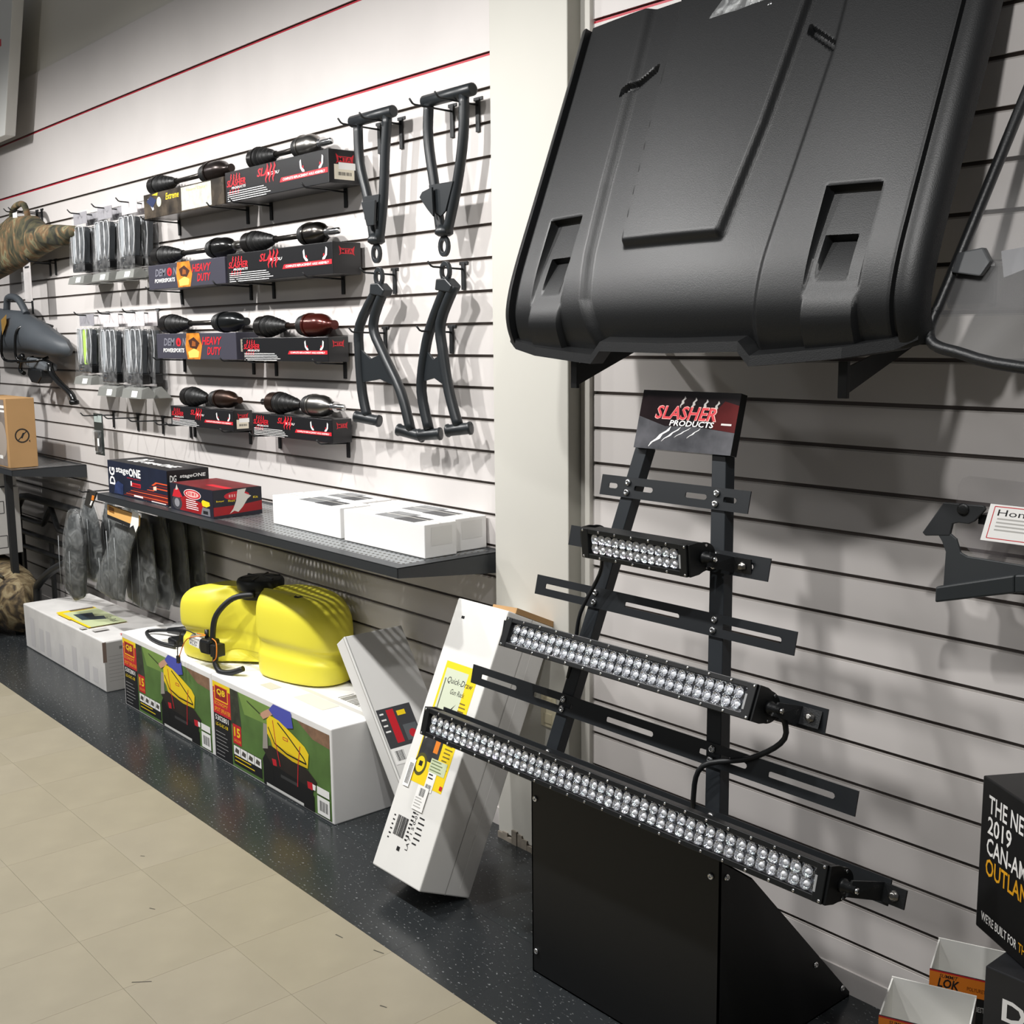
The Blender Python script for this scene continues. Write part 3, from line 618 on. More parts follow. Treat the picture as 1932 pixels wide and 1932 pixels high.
d.ell(WHITE,.53,.72,.2,.18); d.ell(RED,.53,.72,.19,.16); d.ell(mat('#e8b8b0',.4),.53,.72,.15,.11); d.bars(RED,.42,.67,.64,.78,6,9)
d.lines(WHITE,.38,.47,.72,5,.075,.03); d.ell(mat('#3c3c42',.5),.16,.3,.12,.26); d.ell(mat('#8d8d93',.4),.16,.3,.06,.16); d.poly(RED,[(.05,.5),(.1,.78),(.2,.86),(.3,.55),(.22,.5)]); d.poly(mat('#c9c0b8',.4),[(.13,.76),(.17,.98),(.2,.8)])
d.poly(YEL,[(.74,.52),(.77,.6),(.92,.56),(.93,.44),(.85,.36),(.76,.38)]); d.poly(mat('#77777d',.4),[(.72,.05),(.93,.05),(.92,.32),(.76,.34)]); d.rect(INK,.77,.1,.88,.22); d.build('front_print', t)
d = Decal((bx1,by0,Z0),(0,1,0),(0,0,1),by1-by0,bh); d.rect(mat('#1c1c26',.4),0,0,1,1); d.poly(REDB,[(0,.08),(1,.16),(1,.5),(.6,.42),(0,.4)]); d.ell(RED,.48,.76,.26,.15); d.bars(mat('#e8b8b0',.4),.32,.71,.64,.81,6,9)
d.text(YEL,'Bumper',.06,.56,.08,.16); d.text(YEL,'Mount',.3,.55,.08,.14); d.text(YEL,'Kit',.82,.6,.08,.1)
d.poly(mat('#d9d4ca',.8),[(.32,.12),(.4,.3),(.46,.55),(.5,.96),(.68,.98),(.64,.82),(.78,.7),(.7,.6),(.6,.34),(.5,.16),(.42,.22)]); d.build('end_print', t)
d = Decal((bx0,by0,Z0+bh),(1,0,0),(0,1,0),bx1-bx0,by1-by0); d.rect(mat('#7a2226',.35,noise=.4,nscale=16),.02,.02,.98,.98); d.rect(RED,.5,.3,.96,.45); d.build('top_print', t)
def white_box(x0,x1,y0,y1,lab,h=.106,side=True):
    t = thing('white_carton',lab,'carton',((x0+x1)/2,(y0+y1)/2,Z0),'white cartons on the long shelf'); box_body(t,(x0,y0,Z0),(x1,y1,Z0+h),WHITEC)
    d = Decal((x0,y0,Z0+h),(1,0,0),(0,1,0),x1-x0,y1-y0); g1 = mat('#8d8f90',.5,noise=.4,nscale=40); g2 = mat('#4a4c4e',.5,noise=.4,nscale=40)
    d.rect(g1,.36,.1,.64,.9); d.rect(g2,.62,.05,.86,.7); d.rect(mat('#c9c7c0',.5),.0,.48,1,.52); d.build('label_print', t)
    d = Decal((x1,y0,Z0),(0,1,0),(0,0,1),y1-y0,h); d.rect(mat('#dad9d6',.4),.2,.35,.85,.9); d.build('tape_patch', t)
white_box(-3.80,-3.335,-.27,-.146,'white carton on the shelf, front one beside the red carton')
white_box(-3.79,-3.40,-.140,-.012,'white carton on the shelf, back one beside the red carton')
white_box(-3.305,-2.845,-.275,-.150,'white carton on the shelf, front one at the pillar end')
white_box(-3.365,-2.87,-.136,-.008,'white carton on the shelf, back one touching the wall by the pillar')

# ------------------------------------------------------------------ bagged floor mats hanging below the shelf
def mat_bag(pts, y, thick, lab, fold, film=FILMD, dark='#24282a'):
    cx = sum(p[0] for p in pts)/len(pts)
    t = thing('bagged_mat',lab,'bagged mat',(cx,y,min(p[1] for p in pts)),'bagged rubber parts under the shelf')
    MB().puff([(x,y,z) for x,z in pts],(0,-1,0),thick,rings=(1,.97,.9,.6,.3)).build('plastic_bag', film, t)
    c = V((cx,0,sum(p[1] for p in pts)/len(pts)))
    inn = [(cx+(x-cx)*.9,y,c.z+(z-c.z)*.93-.01) for x,z in pts]
    MB().puff(inn,(0,-1,0),thick*.8,rings=(1,.97,.9,.6,.3)).build('rubber_mat', mat(dark,.5,noise=.3,nscale=14), t)
    for x, z0, z1 in fold: MB().tube([(x,y-thick*.45,z0),(x+.01,y-thick*.5,(z0+z1)/2),(x-.005,y-thick*.42,z1)],.0016,6).build('bag_fold', mat('#85898a',.3), t)
    return t
mat_bag([(-5.70,.80),(-5.60,.81),(-5.56,.70),(-5.60,.36),(-5.72,.325),(-5.82,.36),(-5.765,.70)],-.34,.10,'tall bagged rubber mat at the left, standing above the white carton',[(-5.78,.4,.66),(-5.64,.4,.6)])
for i, (x, y, lb) in enumerate(((-5.70,-.26,'front'),(-5.60,-.19,'middle'),(-5.52,-.12,'rear'))):
    mat_bag([(x-.03,.86),(x+.07,.86),(x+.15,.76),(x+.17,.5),(x+.14,.44),(x+.02,.42),(x-.14,.44),(x-.16,.5),(x-.13,.70)],y,.06,f'dark bagged rubber mat on the left shelf hook, {lb} of three',[(x-.02,.5,.78),(x+.06,.5,.75)],dark='#1c2225')
mat_bag([(-5.08,.83),(-4.83,.82),(-4.93,.70),(-5.04,.44),(-5.19,.43),(-5.40,.45),(-5.38,.49),(-5.2,.68)],-.36,.05,'wide cloudy bag with rubber mat and orange header card',[(-5.15,.48,.76),(-5.06,.46,.74),(-5.26,.5,.62)],dark='#45494a')
for i, (x, y, lb) in enumerate(((-5.02,-.29,'first'),(-5.0,-.225,'second'),(-4.97,-.16,'third'),(-4.93,-.095,'last'))):
    mat_bag([(x-.12,.86),(x+.12,.86),(x+.16,.76),(x+.19,.48),(x+.14,.41),(x+.0,.40),(x-.16,.43),(x-.19,.52),(x-.16,.75)],y,.055,f'dark bagged mat behind the orange header card, {lb} from the front',[(x-.04,.42,.8),(x+.05,.42,.8)],dark='#1f2120')
t = thing('header_card','orange header card with torn white sticker below the shelf lip','header card',(-4.9,-.40,.83))
MB().hexa([(-5.09,-.395,.842),(-4.76,-.395,.824),(-4.76,-.385,.824),(-5.09,-.385,.842)],[(-5.085,-.395,.89),(-4.745,-.395,.876),(-4.745,-.385,.876),(-5.085,-.385,.89)]).build('card', mat('#e8b46a',.5), t)
MB().hexa([(-5.09,-.396,.830),(-4.76,-.396,.812),(-4.76,-.384,.812),(-5.09,-.384,.830)],[(-5.09,-.396,.845),(-4.755,-.396,.828),(-4.755,-.384,.828),(-5.09,-.384,.845)]).build('card_edge', INK, t)
MB().prism([(-4.84,-.3965,.815),(-4.80,-.3965,.83),(-4.78,-.3965,.80),(-4.745,-.3965,.835),(-4.735,-.3965,.885),(-4.80,-.3965,.893),(-4.815,-.3965,.86)],(0,.001,0)).build('torn_sticker', WHITE, t)
MB().prism([(-5.065,-.3965,.862),(-5.01,-.3965,.858),(-5.01,-.3965,.88),(-5.065,-.3965,.885)],(0,.001,0)).build('card_logo', mat('#8a5a20',.5), t)
hook(-4.95,.895,.37,'long black hook under the shelf holding the orange header card',plate=.06)
t = thing('header_card','dark header card with orange stripe on the left shelf hook','header card',(-5.47,-.33,.83))
MB().hexa([(-5.545,-.33,.835),(-5.47,-.33,.825),(-5.47,-.322,.825),(-5.545,-.322,.835)],[(-5.49,-.33,.915),(-5.38,-.33,.91),(-5.38,-.322,.91),(-5.49,-.322,.915)]).build('card', mat('#2b2926',.6), t)
MB().prism([(-5.45,-.3305,.868),(-5.42,-.3305,.868),(-5.405,-.3305,.892),(-5.435,-.3305,.892)],(0,.0008,0)).build('orange_patch', ORANGE, t)
MB().prism([(-5.475,-.3305,.84),(-5.455,-.3305,.84),(-5.43,-.3305,.864),(-5.45,-.3305,.864)],(0,.0008,0)).build('white_patch', WHITE, t)
hook(-5.47,.902,.36,'long black hook beside the end of the main shelf',plate=.06)

# ------------------------------------------------------------------ black tubular bumper, camo bag and cartons under the left shelf
t = thing('tube_bumper','black tubular bumper frame leaning on the wall under left shelf','bumper',(-6.8,-.1,.0))
TB = mat('#1b1c1d',.4); y = -.1
for pts in ([(-7.30,.02),(-7.30,.5),(-7.29,.62),(-7.2,.69),(-7.1,.70),(-6.8,.70),(-6.3,.70),(-6.1,.69)],[(-7.26,.56),(-6.86,.56),(-6.83,.575),(-6.72,.665),(-6.70,.67),(-6.62,.57),(-6.58,.555),(-6.2,.555)],[(-7.28,.475),(-6.9,.475),(-6.5,.48),(-6.1,.48)],[(-7.28,.385),(-6.9,.39),(-6.5,.395),(-6.1,.4)]):
    MB().tube([(p[0],y,p[1]) for p in pts],.022 if pts[0][1]<.1 else .016,10).build('frame_tube', TB, t)
for x in (-7.24,-6.74): MB().box((x-.02,y-.008,.03),(x+.02,y+.008,.47)).build('flat_bar', TB, t)
MB().tube(smooth_path([(-5.96,-.24,.50),(-6.2,-.28,.41),(-6.37,-.3,.315),(-6.42,-.3,.25),(-6.42,-.3,.02)],4),.022,10).build('side_stay', TB, t)
t = thing('camo_bag','slumped camouflage bag with tied straps on the floor','bag',(-6.9,-.3,0))
MB().puff([(-7.4,-.36,.03),(-6.52,-.36,.02),(-6.42,-.36,.15),(-6.46,-.36,.30),(-6.62,-.36,.36),(-7.0,-.36,.40),(-7.4,-.36,.42)],(0,-1,0),.30,rings=(1,.9,.75,.5,.25)).build('bag_body', CAMO2, t)
for k in range(5): MB().tube(smooth_path([(-7.35,-.44-.01*k,.41-.03*k),(-6.95,-.47,.385-.03*k),(-6.56,-.43,.335-.03*k)],4),.007,6).build('strap', mat('#2c261c',.7), t)
MB().puff([(-7.2,-.5,.01),(-6.66,-.5,.01),(-6.55,-.5,.1),(-6.62,-.5,.2),(-6.85,-.5,.26),(-7.2,-.5,.24)],(0,-1,0),.16).build('bag_pocket', CAMO2, t)
for i, z in enumerate((.46,)):
    t = thing('shipping_carton','white carton with printed arrows stacked under the left shelf','carton',(-7.2,-.3,.42))
    MB().box((-7.6,-.40,.42),(-6.80,-.24,.80)).build('carton', GREYC, t, bevel=.003)
    MB().box((-7.6,-.40,.805),(-6.83,-.24,.895)).build('upper_flap', GREYC, t, bevel=.003)
    d = Decal((-6.80,-.40,.42),(0,1,0),(0,0,1),.16,.38); d.line(INK,[(.1,.62),(.45,.62),(.45,.8),(.1,.8)],.004); d.build('arrow_print', t); d = Decal((-6.80,-.40,.42),(0,1,0),(0,0,1),.16,.38); d.line(INK,[(.1,.1),(.5,.1),(.5,.28),(.1,.28)],.004); d.build('arrow_print', t)
MB_post = MB().box((-6.62,-.37,.0),(-6.585,-.335,.905)).build('shelf_leg', BLACK); tag(MB_post,'black upright leg under the front of the left shelf','shelf leg')
# sign hanging top left
t = thing('hanging_sign','white hanging sign with red stripe at the top left','sign',(-7.2,-.14,2.74))
MB().hexa([(-8.2,-.16,2.745),(-6.85,-.16,2.745),(-6.85,-.10,2.745),(-8.2,-.10,2.745)],[(-8.2,-.16,3.5),(-6.52,-.16,3.5),(-6.52,-.10,3.5),(-8.2,-.10,3.5)]).build('sign_panel', mat('#cfcfcb',.5), t, bevel=.004)
MB().hexa([(-8.2,-.1615,3.18),(-6.795,-.1615,3.205),(-6.795,-.16,3.205),(-8.2,-.16,3.18)],[(-8.2,-.1615,3.215),(-6.79,-.1615,3.24),(-6.79,-.16,3.24),(-8.2,-.16,3.215)]).build('red_stripe', RED, t)
for x in (-8.0,-7.0): MB().box((x-.01,-.10,3.3),(x+.01,.008,3.34)).build('wall_bracket', BLACK, t)

# ------------------------------------------------------------------ cartons on the floor
t = thing('floor_carton','dirty white carton with green label on top, left end of floor row','carton',(-5.73,-.25,0))
DW = mat('#d9d7d4',.6,noise=.14,nscale=7)
MB().hexa([(-6.28,-.42,0),(-5.17,-.42,0),(-5.17,-.06,0),(-6.28,-.06,0)],[(-6.29,-.42,.235),(-5.17,-.42,.243),(-5.17,-.06,.243),(-6.29,-.06,.235)]).build('carton', DW, t, bevel=.006); pass
d = Decal((-6.28,-.42,.2405),(1,0,.0075),(0,1,0),1.11,.36)
LG = mat('#c3cda0',.5); d.rect(YEL,.33,.12,.73,.66); d.rect(LG,.37,.16,.73,.66); d.poly(mat('#34444e',.5,noise=.4,nscale=30),[(.43,.25),(.57,.22),(.62,.5),(.55,.55),(.53,.44),(.45,.5)]); d.text(INK,'Gun Rack',.58,.5,.1,.12,.2)
d.rect(mat('#6a6050',.5),.33,.3,.36,.64); d.rect(mat('#f0c81c',.5),.36,.1,.52,.17); d.build('top_label', t)
for q in ((GREYC,.7,.02,.74,.1),(GREYC,.78,.1,.82,.3),(RED,.93,.3,.99,.42)):
    d = Decal((-6.28,-.42,.2405),(1,0,.0075),(0,1,0),1.11,.36); d.rect(*q); d.build('sticker', t)
g = mat('#c6c4c4',.6)
for x0,y0,y1 in ((.08,.1,.75),(.2,.1,.6),(.29,.08,.62),(.46,.08,.5),(.62,.1,.6),(.76,.06,.5),(.86,.1,.4)):
    d = Decal((-6.28,-.42,0),(1,0,0),(0,0,1),1.11,.238); d.rect(g,x0,y0,x0+.055,y1); d.build('tape_patch', t)
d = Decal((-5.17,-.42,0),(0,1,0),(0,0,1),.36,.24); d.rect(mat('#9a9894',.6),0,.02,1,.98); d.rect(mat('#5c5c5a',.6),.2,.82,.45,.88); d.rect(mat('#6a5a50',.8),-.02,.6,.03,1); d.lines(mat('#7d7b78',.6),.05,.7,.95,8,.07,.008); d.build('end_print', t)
GRASS = mat('#5d8040',.5,noise=.35,nscale=7); GRASS2 = mat('#7fa04e',.5,noise=.2,nscale=5); TREE = mat('#3b4032',.6,noise=.5,nscale=30)
def sprayer_box(x0, x1, lab):
    y0, y1, h = -.42, -.085, .335
    t = thing('sprayer_carton',lab,'carton',((x0+x1)/2,(y0+y1)/2,0),'printed sprayer cartons')
    box_body(t,(x0,y0,0),(x1,y1,h),WHITEC,bevel=.004)
    d = Decal((x0,y0,0),(1,0,0),(0,0,1),x1-x0,h)
    d.rect(GRASS,.17,.02,.985,.93); d.poly(GRASS2,[(.25,.93),(.62,.93),(.55,.72),(.3,.7)])
    d.poly(mat('#8a6a52',.7,noise=.3,nscale=30),[(.74,.93),(.985,.93),(.985,.78),(.86,.8)]); d.poly(TREE,[(.17,.93),(.245,.93),(.26,.7),(.27,.52),(.22,.48),(.17,.52)])
    d.rect(INK,.01,.02,.175,.93); d.rect(RED,.01,.55,.175,.93); d.poly(YEL,[(.01,.80),(.03,.80),(.03,.93),(.175,.93),(.175,.82),(.15,.82),(.15,.93),(.03,.93),(.03,.8),(.01,.8)][:4]); d.rect(YEL,.01,.86,.175,.93)
    d.rect(mat('#d8281e',.4),.028,.72,.15,.895); d.line(YEL,[(.028,.72),(.15,.72),(.15,.895),(.028,.895),(.028,.72)],.004); d.rect(mat('#8e1418',.4),.036,.735,.142,.88); d.text(YEL,'OB',.048,.785,.075,.08,.1,.03); d.line(YEL,[(.068,.81),(.084,.775)],.006)
    d.text(mat('#f4a02a',.4),'ECONOMY',.022,.655,.045,.13,.1,.02); d.text(mat('#f4a02a',.4),'SPOT SPRAYER',.022,.58,.05,.15,.1,.02)
    d.text(WHITE,'5302801',.025,.475,.06,.125,0,.012); d.text(YEL,'LG-15-EC-OB',.028,.405,.04,.115,.1,.01)
    d.lines(mat('#9a9a9a',.5),.025,.33,.16,7,.045,.008)
    d.rect(RED,.19,.3,.265,.53); d.text(YEL,'15',.2,.385,.11,.055,0,.03); d.text(mat('#f4a02a',.4),'GALLON',.197,.325,.035,.062)
    d.rect(INK,.19,.06,.44,.28)
    for i in range(4): d.rect(WHITE,.192+.062*i,.17,.25+.062*i,.275); d.poly(mat('#55504a',.5),[(.2+.062*i,.2),(.235+.062*i,.19),(.24+.062*i,.24),(.21+.062*i,.255)])
    d.lines(YEL,.2,.14,.42,2,.045,.012)
    B = mat('#2c2622',.45,noise=.3,nscale=12); K = mat('#141414',.5)
    d.poly(K,[(.47,.02),(.83,.02),(.86,.3),(.80,.42),(.5,.46),(.45,.3)]); d.poly(B,[(.455,.42),(.52,.5),(.82,.44),(.885,.36),(.86,.26),(.52,.3)])
    d.poly(RED,[(.53,.36),(.565,.37),(.57,.3),(.54,.29)]); d.poly(RED,[(.81,.32),(.85,.33),(.85,.25),(.815,.25)]); d.poly(WHITE,[(.85,.32),(.875,.32),(.87,.26),(.852,.26)])
    d.rect(mat('#3a3a3a',.5),.6,.2,.74,.235); d.rect(K,.455,.02,.54,.24); d.rect(K,.78,.02,.86,.2)
    d.poly(mat('#c79a80',.5),[(.44,.80),(.48,.86),(.54,.93),(.6,.93),(.52,.82),(.47,.76)]); d.poly(mat('#9a948c',.6),[(.455,.42),(.47,.72),(.5,.72),(.5,.45)])
    d.line(INK,[(.33,.88),(.45,.8)],.003); d.poly(mat('#4a52b0',.5),[(.52,.90),(.56,.985),(.7,.985),(.715,.82),(.64,.77),(.56,.85)])
    d.poly(YEL,[(.5,.78),(.53,.84),(.6,.83),(.7,.76),(.8,.68),(.83,.62),(.82,.47),(.7,.46),(.55,.52),(.5,.62)]); d.poly(mat('#d8b810',.45),[(.51,.64),(.56,.55),(.82,.5),(.82,.46),(.7,.45),(.54,.5)])
    d.line(K,[(.59,.8),(.66,.72),(.79,.55),(.81,.5)],.006); d.line(K,[(.51,.7),(.56,.55),(.66,.5),(.81,.5)],.006)
    d.line(RED,[(.55,.8),(.57,.55),(.6,.32)],.005); d.line(RED,[(.765,.66),(.745,.45),(.735,.2)],.005); d.rect(RED,.63,.64,.67,.675); d.rect(YEL,.635,.648,.665,.667)
    d.rect(WHITE,.885,.25,.975,.33); d.rect(WHITE,.885,.04,.975,.23); d.bars(INK,.9,.08,.965,.19,14); d.rect(mat('#d0d0cc',.5),.48,.025,.78,.055)
    d.build('front_print', t)
    d = Decal((x0,y0,h),(1,0,0),(0,1,0),x1-x0,y1-y0); d.rect(mat('#cfcdc8',.4),.0,.47,1,.53); d.rect(mat('#bdbbb4',.6),.3,.2,.4,.34); d.rect(mat('#d8d6c8',.6),.55,.25,.78,.46); d.bars(mat('#8a8880',.6),.68,.6,.95,.8,16); d.build('top_tape', t)
    return t
sprayer_box(-4.948,-4.073,'sprayer carton with grass photo, left one of the pair')
sprayer_box(-4.069,-3.193,'sprayer carton with grass photo, right one nearest the leaning cartons')

# ------------------------------------------------------------------ yellow tank
TY = mat('#eadf44',.42,spec=.5,noise=.05,nscale=3)
TM = Matrix.Translation((-4.02,-.195,.336))@Matrix.Rotation(math.radians(9),4,'Z')
t = thing('spray_tank','yellow moulded spray tank lying on the sprayer cartons','tank',(0,0,0),None,TM)
plan = [(-.44,-.09),(-.42,-.14),(-.36,-.165),(-.24,-.165),(-.18,-.155),(-.155,-.09),(-.12,-.045),(.0,-.04),(.035,-.06),(.065,-.125),(.13,-.150),(.30,-.142),(.40,-.115),(.45,-.05),(.45,.05),(.40,.12),(.28,.15),(.1,.15),(-.1,.14),(-.3,.14),(-.41,.11),(-.44,.03)]
plan = [(a_,b_*.9) for a_,b_ in plan]
lev = [(0,.10),(.008,.055),(.03,.04),(.075,.035),(.092,.045),(.104,.12),(.138,.12),(.150,.02),(.175,.005),(.21,0),(.25,.01),(.28,.04),(.305,.13),(.325,.3),(.335,.55)]
s = MB(); n = len(plan)
def tank_pt(a, b, z, k):
    ca = (-.28 if a < -.05 else .25) if abs(a+.03) > .10 else a
    ca = max(-.30,min(.30,a)) if k > .2 else ca
    x = a+(ca-a)*k; yv = b+(0.0-b)*k
    top = 1.0
    if x < -.12: top = .93-.12*max(0,(-.25-x)/.2)
    elif x < .06: top = .86
    else: top = 1.02-.25*max(0,(x-.28)/.2)**2
    zz = z*top
    if -.16 < a < .06 and z < .06: zz = max(zz,.055)
    return (x,yv,zz)
for z, k in lev:
    for a, b in plan: s.v.append(V(tank_pt(a,b,z,k)))
for q in range(len(lev)-1):
    for i in range(n):
        j = (i+1)%n; s.face((q*n+i,q*n+j,(q+1)*n+j,(q+1)*n+i), True)
s.face(list(range(n))[::-1]); s.face([(len(lev)-1)*n+i for i in range(n)], True)
shell = s.build('tank_shell', TY, t, local=True, sub=2)
m = MB(); m.lathe((-.045,.01,.272),(0,0,1),[(0,.086),(.03,.086),(.034,.092),(.062,.094),(.074,.088),(.079,.07),(.081,.02)],24); cap = m.build('filler_cap', mat('#17191a',.5), t, local=True, bevel=.002)
for k in range(6):
    a = k*math.pi/3; MB().box((.02,-.005,.348),(.078,.005,.3545),Matrix.Translation((-.045,.01,0))@Matrix.Rotation(a,4,'Z')).build('cap_rib', mat('#1e2021',.5), t, local=True, bevel=.002).parent = cap
MB().tube(smooth_path([(.02,-.07,.30),(-.05,-.12,.285),(-.10,-.165,.22),(-.11,-.18,.14),(-.105,-.18,.10)],5),.0115,10).build('hose', BLACK, t, local=True)
MB().tube(smooth_path([(-.09,-.185,.06),(-.085,-.19,.03),(-.055,-.19,.005),(-.0,-.18,.01),(.05,-.16,.03)],5),.0115,10).build('hose', BLACK, t, local=True)
p = thing; 
MB().cyl((-.235,-.18,.105),(-.165,-.18,.095),.026,16).build('pump_motor', mat('#c9c9c4',.3,.6), t, local=True)
MB().box((-.165,-.21,.065),(-.10,-.15,.125)).build('pump_head', BLKM, t, local=True, bevel=.012)
MB().box((-.10,-.205,.06),(-.065,-.155,.11)).build('pump_switch', BLKM, t, local=True, bevel=.005)
MB().cyl((-.15,-.18,.12),(-.155,-.175,.155),.009,10).build('pump_port', BLKM, t, local=True)
dd = Decal(TM@V((-.232,-.2068,.09)),TM.to_3x3()@V((1,0,-.12)),TM.to_3x3()@V((.1,0,1)),.066,.03); dd.rect(WHITE,0,0,1,1); dd.text(INK,'HIGH',.1,.52,.34,.7,0,.02); dd.text(INK,'FLO',.1,.1,.36,.65,0,.02); dd.build('pump_label', t)
for pts, m_ in (([(-.21,-.19,.13),(-.27,-.21,.14),(-.31,-.21,.06),(-.31,-.21,.005)],BLACK),([(-.2,-.19,.135),(-.13,-.2,.14),(-.24,-.21,.11),(-.30,-.21,.03),(-.305,-.215,.0)],ORANGE),([(-.1,-.19,.13),(-.06,-.2,.12),(-.05,-.21,.07),(-.07,-.21,.05)],ORANGE)):
    MB().tube(smooth_path(pts,5),.0022,6).build('wire', m_, t, local=True)
MB().box((-.315,-.216,-.0),(-.300,-.206,.03)).build('wire_plug', BLACK, t, local=True)
from mathutils.bvhtree import BVHTree
bpy.context.view_layer.update(); _dg = bpy.context.evaluated_depsgraph_get(); _bv = BVHTree.FromObject(shell, _dg)
def drape(name, items):     # print laid onto the curved tank top
    mb_ = MB()
    for txt, a0, b0, w_, h_, sh in items:
        vs,fs,x0,x1,y0,y1 = text_geo(txt, sh, .03)
        pv = []
        for q in vs:
            a_ = a0+(q[0]-x0)/(x1-x0)*w_; b_ = b0+(q[1]-y0)/(y1-y0)*h_
            hit = _bv.ray_cast(V((a_,b_,1)),V((0,0,-1)))[0]; pv.append((a_,b_,(hit.z if hit else .3)+.0012))
        mb_.use(INK).add(pv, fs)
    mb_.build(name, None, t, local=True)
drape('capacity_print', [('15',.25,-.085,.06,.045,.2)])
t = thing('spray_wand','black spray wand and hose lying behind the tank left end','spray wand',(-4.62,-.3,.336))
MB().tube(smooth_path([(-4.50,-.20,.365),(-4.62,-.26,.368),(-4.72,-.30,.362),(-4.80,-.33,.352),(-4.81,-.36,.348),(-4.72,-.385,.346),(-4.6,-.39,.346),(-4.5,-.37,.348)],5),.008,8).build('hose', BLACK, t)
MB().tube([(-4.52,-.22,.37),(-4.62,-.265,.372),(-4.72,-.30,.362)],[.018,.022,.012],10).build('wand_grip', BLKM, t)
MB().box((-4.60,-.36,.336),(-4.52,-.29,.366)).build('wand_trigger', BLKM, t, bevel=.008)

# ------------------------------------------------------------------ leaning cartons
def obox(t, o, ux, uy, uz, m, name='carton', bevel=.003):
    o = V(o); ux, uy, uz = V(ux), V(uy), V(uz)
    q = MB().hexa([o,o+ux,o+ux+uy,o+uy],[o+uz,o+ux+uz,o+ux+uy+uz,o+uy+uz]).build(name, m, t, bevel=bevel); BODY[t.name] = q; return q
a = math.radians(36.1); L = .70; o = V((-2.95,-.285,.002)); lz = V((-math.sin(a),0,math.cos(a)))*L; th = V((math.cos(a),0,math.sin(a)))*.062; wy = V((0,.24,0))
t = thing('leaning_carton','flat white carton leaning sideways on the sprayer carton','carton',tuple(o))
obox(t, o-V((0,0,0)), th, wy, lz, mat('#dcdbd8',.6,noise=.05,nscale=5))
d = Decal(o+th, wy, lz, .24, L); d.poly(mat('#3c3d40',.5),[(.05,.40),(.62,.40),(.62,.60),(.05,.60)]); d.rect(RED,.2,.42,.32,.59); d.rect(mat('#5a5f62',.5),.38,.42,.6,.5); d.ell(RED,.5,.45,.06,.022); d.rect(YEL,.36,.55,.5,.575); d.lines(WHITE,.08,.57,.18,4,.03,.008)
d.rect(WHITE,.05,.32,.5,.40); d.bars(INK,.1,.335,.25,.385,10); d.rect(mat('#9a9a98',.5),.02,.0,.03,1); d.build('label_print', t)
d = Decal(o, th, lz, .062, L); d.line(mat('#a8a6a0',.7),[(.9,.0),(.9,1)],.003); d.build('edge_seam', t)
a = math.radians(24.3); L = .825; W = .236; D = .194
o = V((-2.727,-.578,.080)); ux = V((W,0,0)); lz = V((0,math.sin(a),math.cos(a)))*L; dy = V((0,math.cos(a),-math.sin(a)))*D
t = thing('leaning_carton','tall white gun rack carton leaning back on the pillar','carton',(-2.6,-.4,0))
obox(t, o, ux, dy, lz, mat('#e4e3df',.6,noise=.06,nscale=4), bevel=.004)
d = Decal(o-lz*.154, ux, lz, W, L*1.2)
d.rect(YEL,.18,.40,.84,.77); d.rect(mat('#cdd4bc',.5),.22,.57,.66,.75); d.text(INK,'Quick-Draw',.3,.705,.022,.5,.2,.006); d.text(INK,'Gun Rack',.42,.678,.016,.28,.2,.004)
d.poly(INK,[(.42,.60),(.5,.63),(.6,.655),(.52,.625),(.5,.6),(.53,.57),(.49,.57),(.48,.61)]); d.line(mat('#55584c',.5),[(.26,.72),(.27,.6),(.32,.6),(.25,.57)],.004); d.ell(mat('#3d8a5a',.5),.53,.585,.04,.012)
d.rect(mat('#3a3a3c',.5,noise=.5,nscale=30),.2,.47,.6,.56); d.rect(ORANGE,.46,.5,.55,.55); d.poly(mat('#b4b4b0',.4),[(.2,.55),(.25,.56),(.3,.54),(.24,.53)])
d.lines(mat('#7c6a1c',.6),.66,.66,.82,18,.0115,.004); d.ell(mat('#4c4a20',.5),.3,.455,.12,.034); d.ell(YEL,.3,.455,.085,.024); d.poly(INK,[(.27,.45),(.34,.45),(.34,.465),(.27,.465)])
d.rect(mat('#c9d3b0',.5),.48,.445,.8,.485); d.lines(mat('#6a7a50',.5),.5,.478,.78,4,.009,.003); d.rect(WHITE,.5,.39,.66,.445); d.bars(INK,.52,.395,.64,.41,10); d.lines(INK,.52,.437,.64,2,.01,.004); d.rect(RED,.78,.408,.83,.42)
d.build('yellow_label', t)
d = Decal(o, ux, lz, W, L); d.l = 60
d.rect(mat('#f4f3f0',.5),.1,.30,.22,.40); d.bars(INK,.12,.31,.20,.385,12); d.build('barcode_sticker', t)
d = Decal(o, ux, lz, W, L); d.l = 60
d.rect(WHITE,.4,.24,.62,.325); d.bars(INK,.46,.29,.57,.318,9); d.lines(GREYC,.42,.28,.6,4,.01,.004); d.build('shipping_sticker', t)
d = Decal(o, ux, lz, W, L)
d.bars(INK,.2,.13,.42,.2,20,3); d.lines(INK,.45,.24,.52,9,.014,.006); d.text(INK,'LA 7 1 5 0-01',.56,.10,.05,.13,0,.006,1); d.lines(INK,.6,.22,.75,6,.018,.005); d.rect(INK,.36,.085,.42,.10); d.lines(INK,.12,.19,.17,6,.016,.005); d.build('shipping_print', t)
d = Decal(o, ux, lz, W, L); d.rect(INK,.18,.93,.24,.94); d.build('black_patch', t)
d = Decal(o, ux, lz, W, L); d.ell(mat('#8a8a88',.5),.88,.735,.03,.012); d.build('round_stamp', t)
d = Decal(o+ux, dy, lz, D, L); d.rect(GREYC,.0,.0,1,1) if False else None; d.line(WHITE,[(.75,.03),(.72,.5),(.7,.97)],.003); d.line(mat('#9c9a96',.6),[(.5,0),(.52,1)],.002); d.build('side_crease', t)
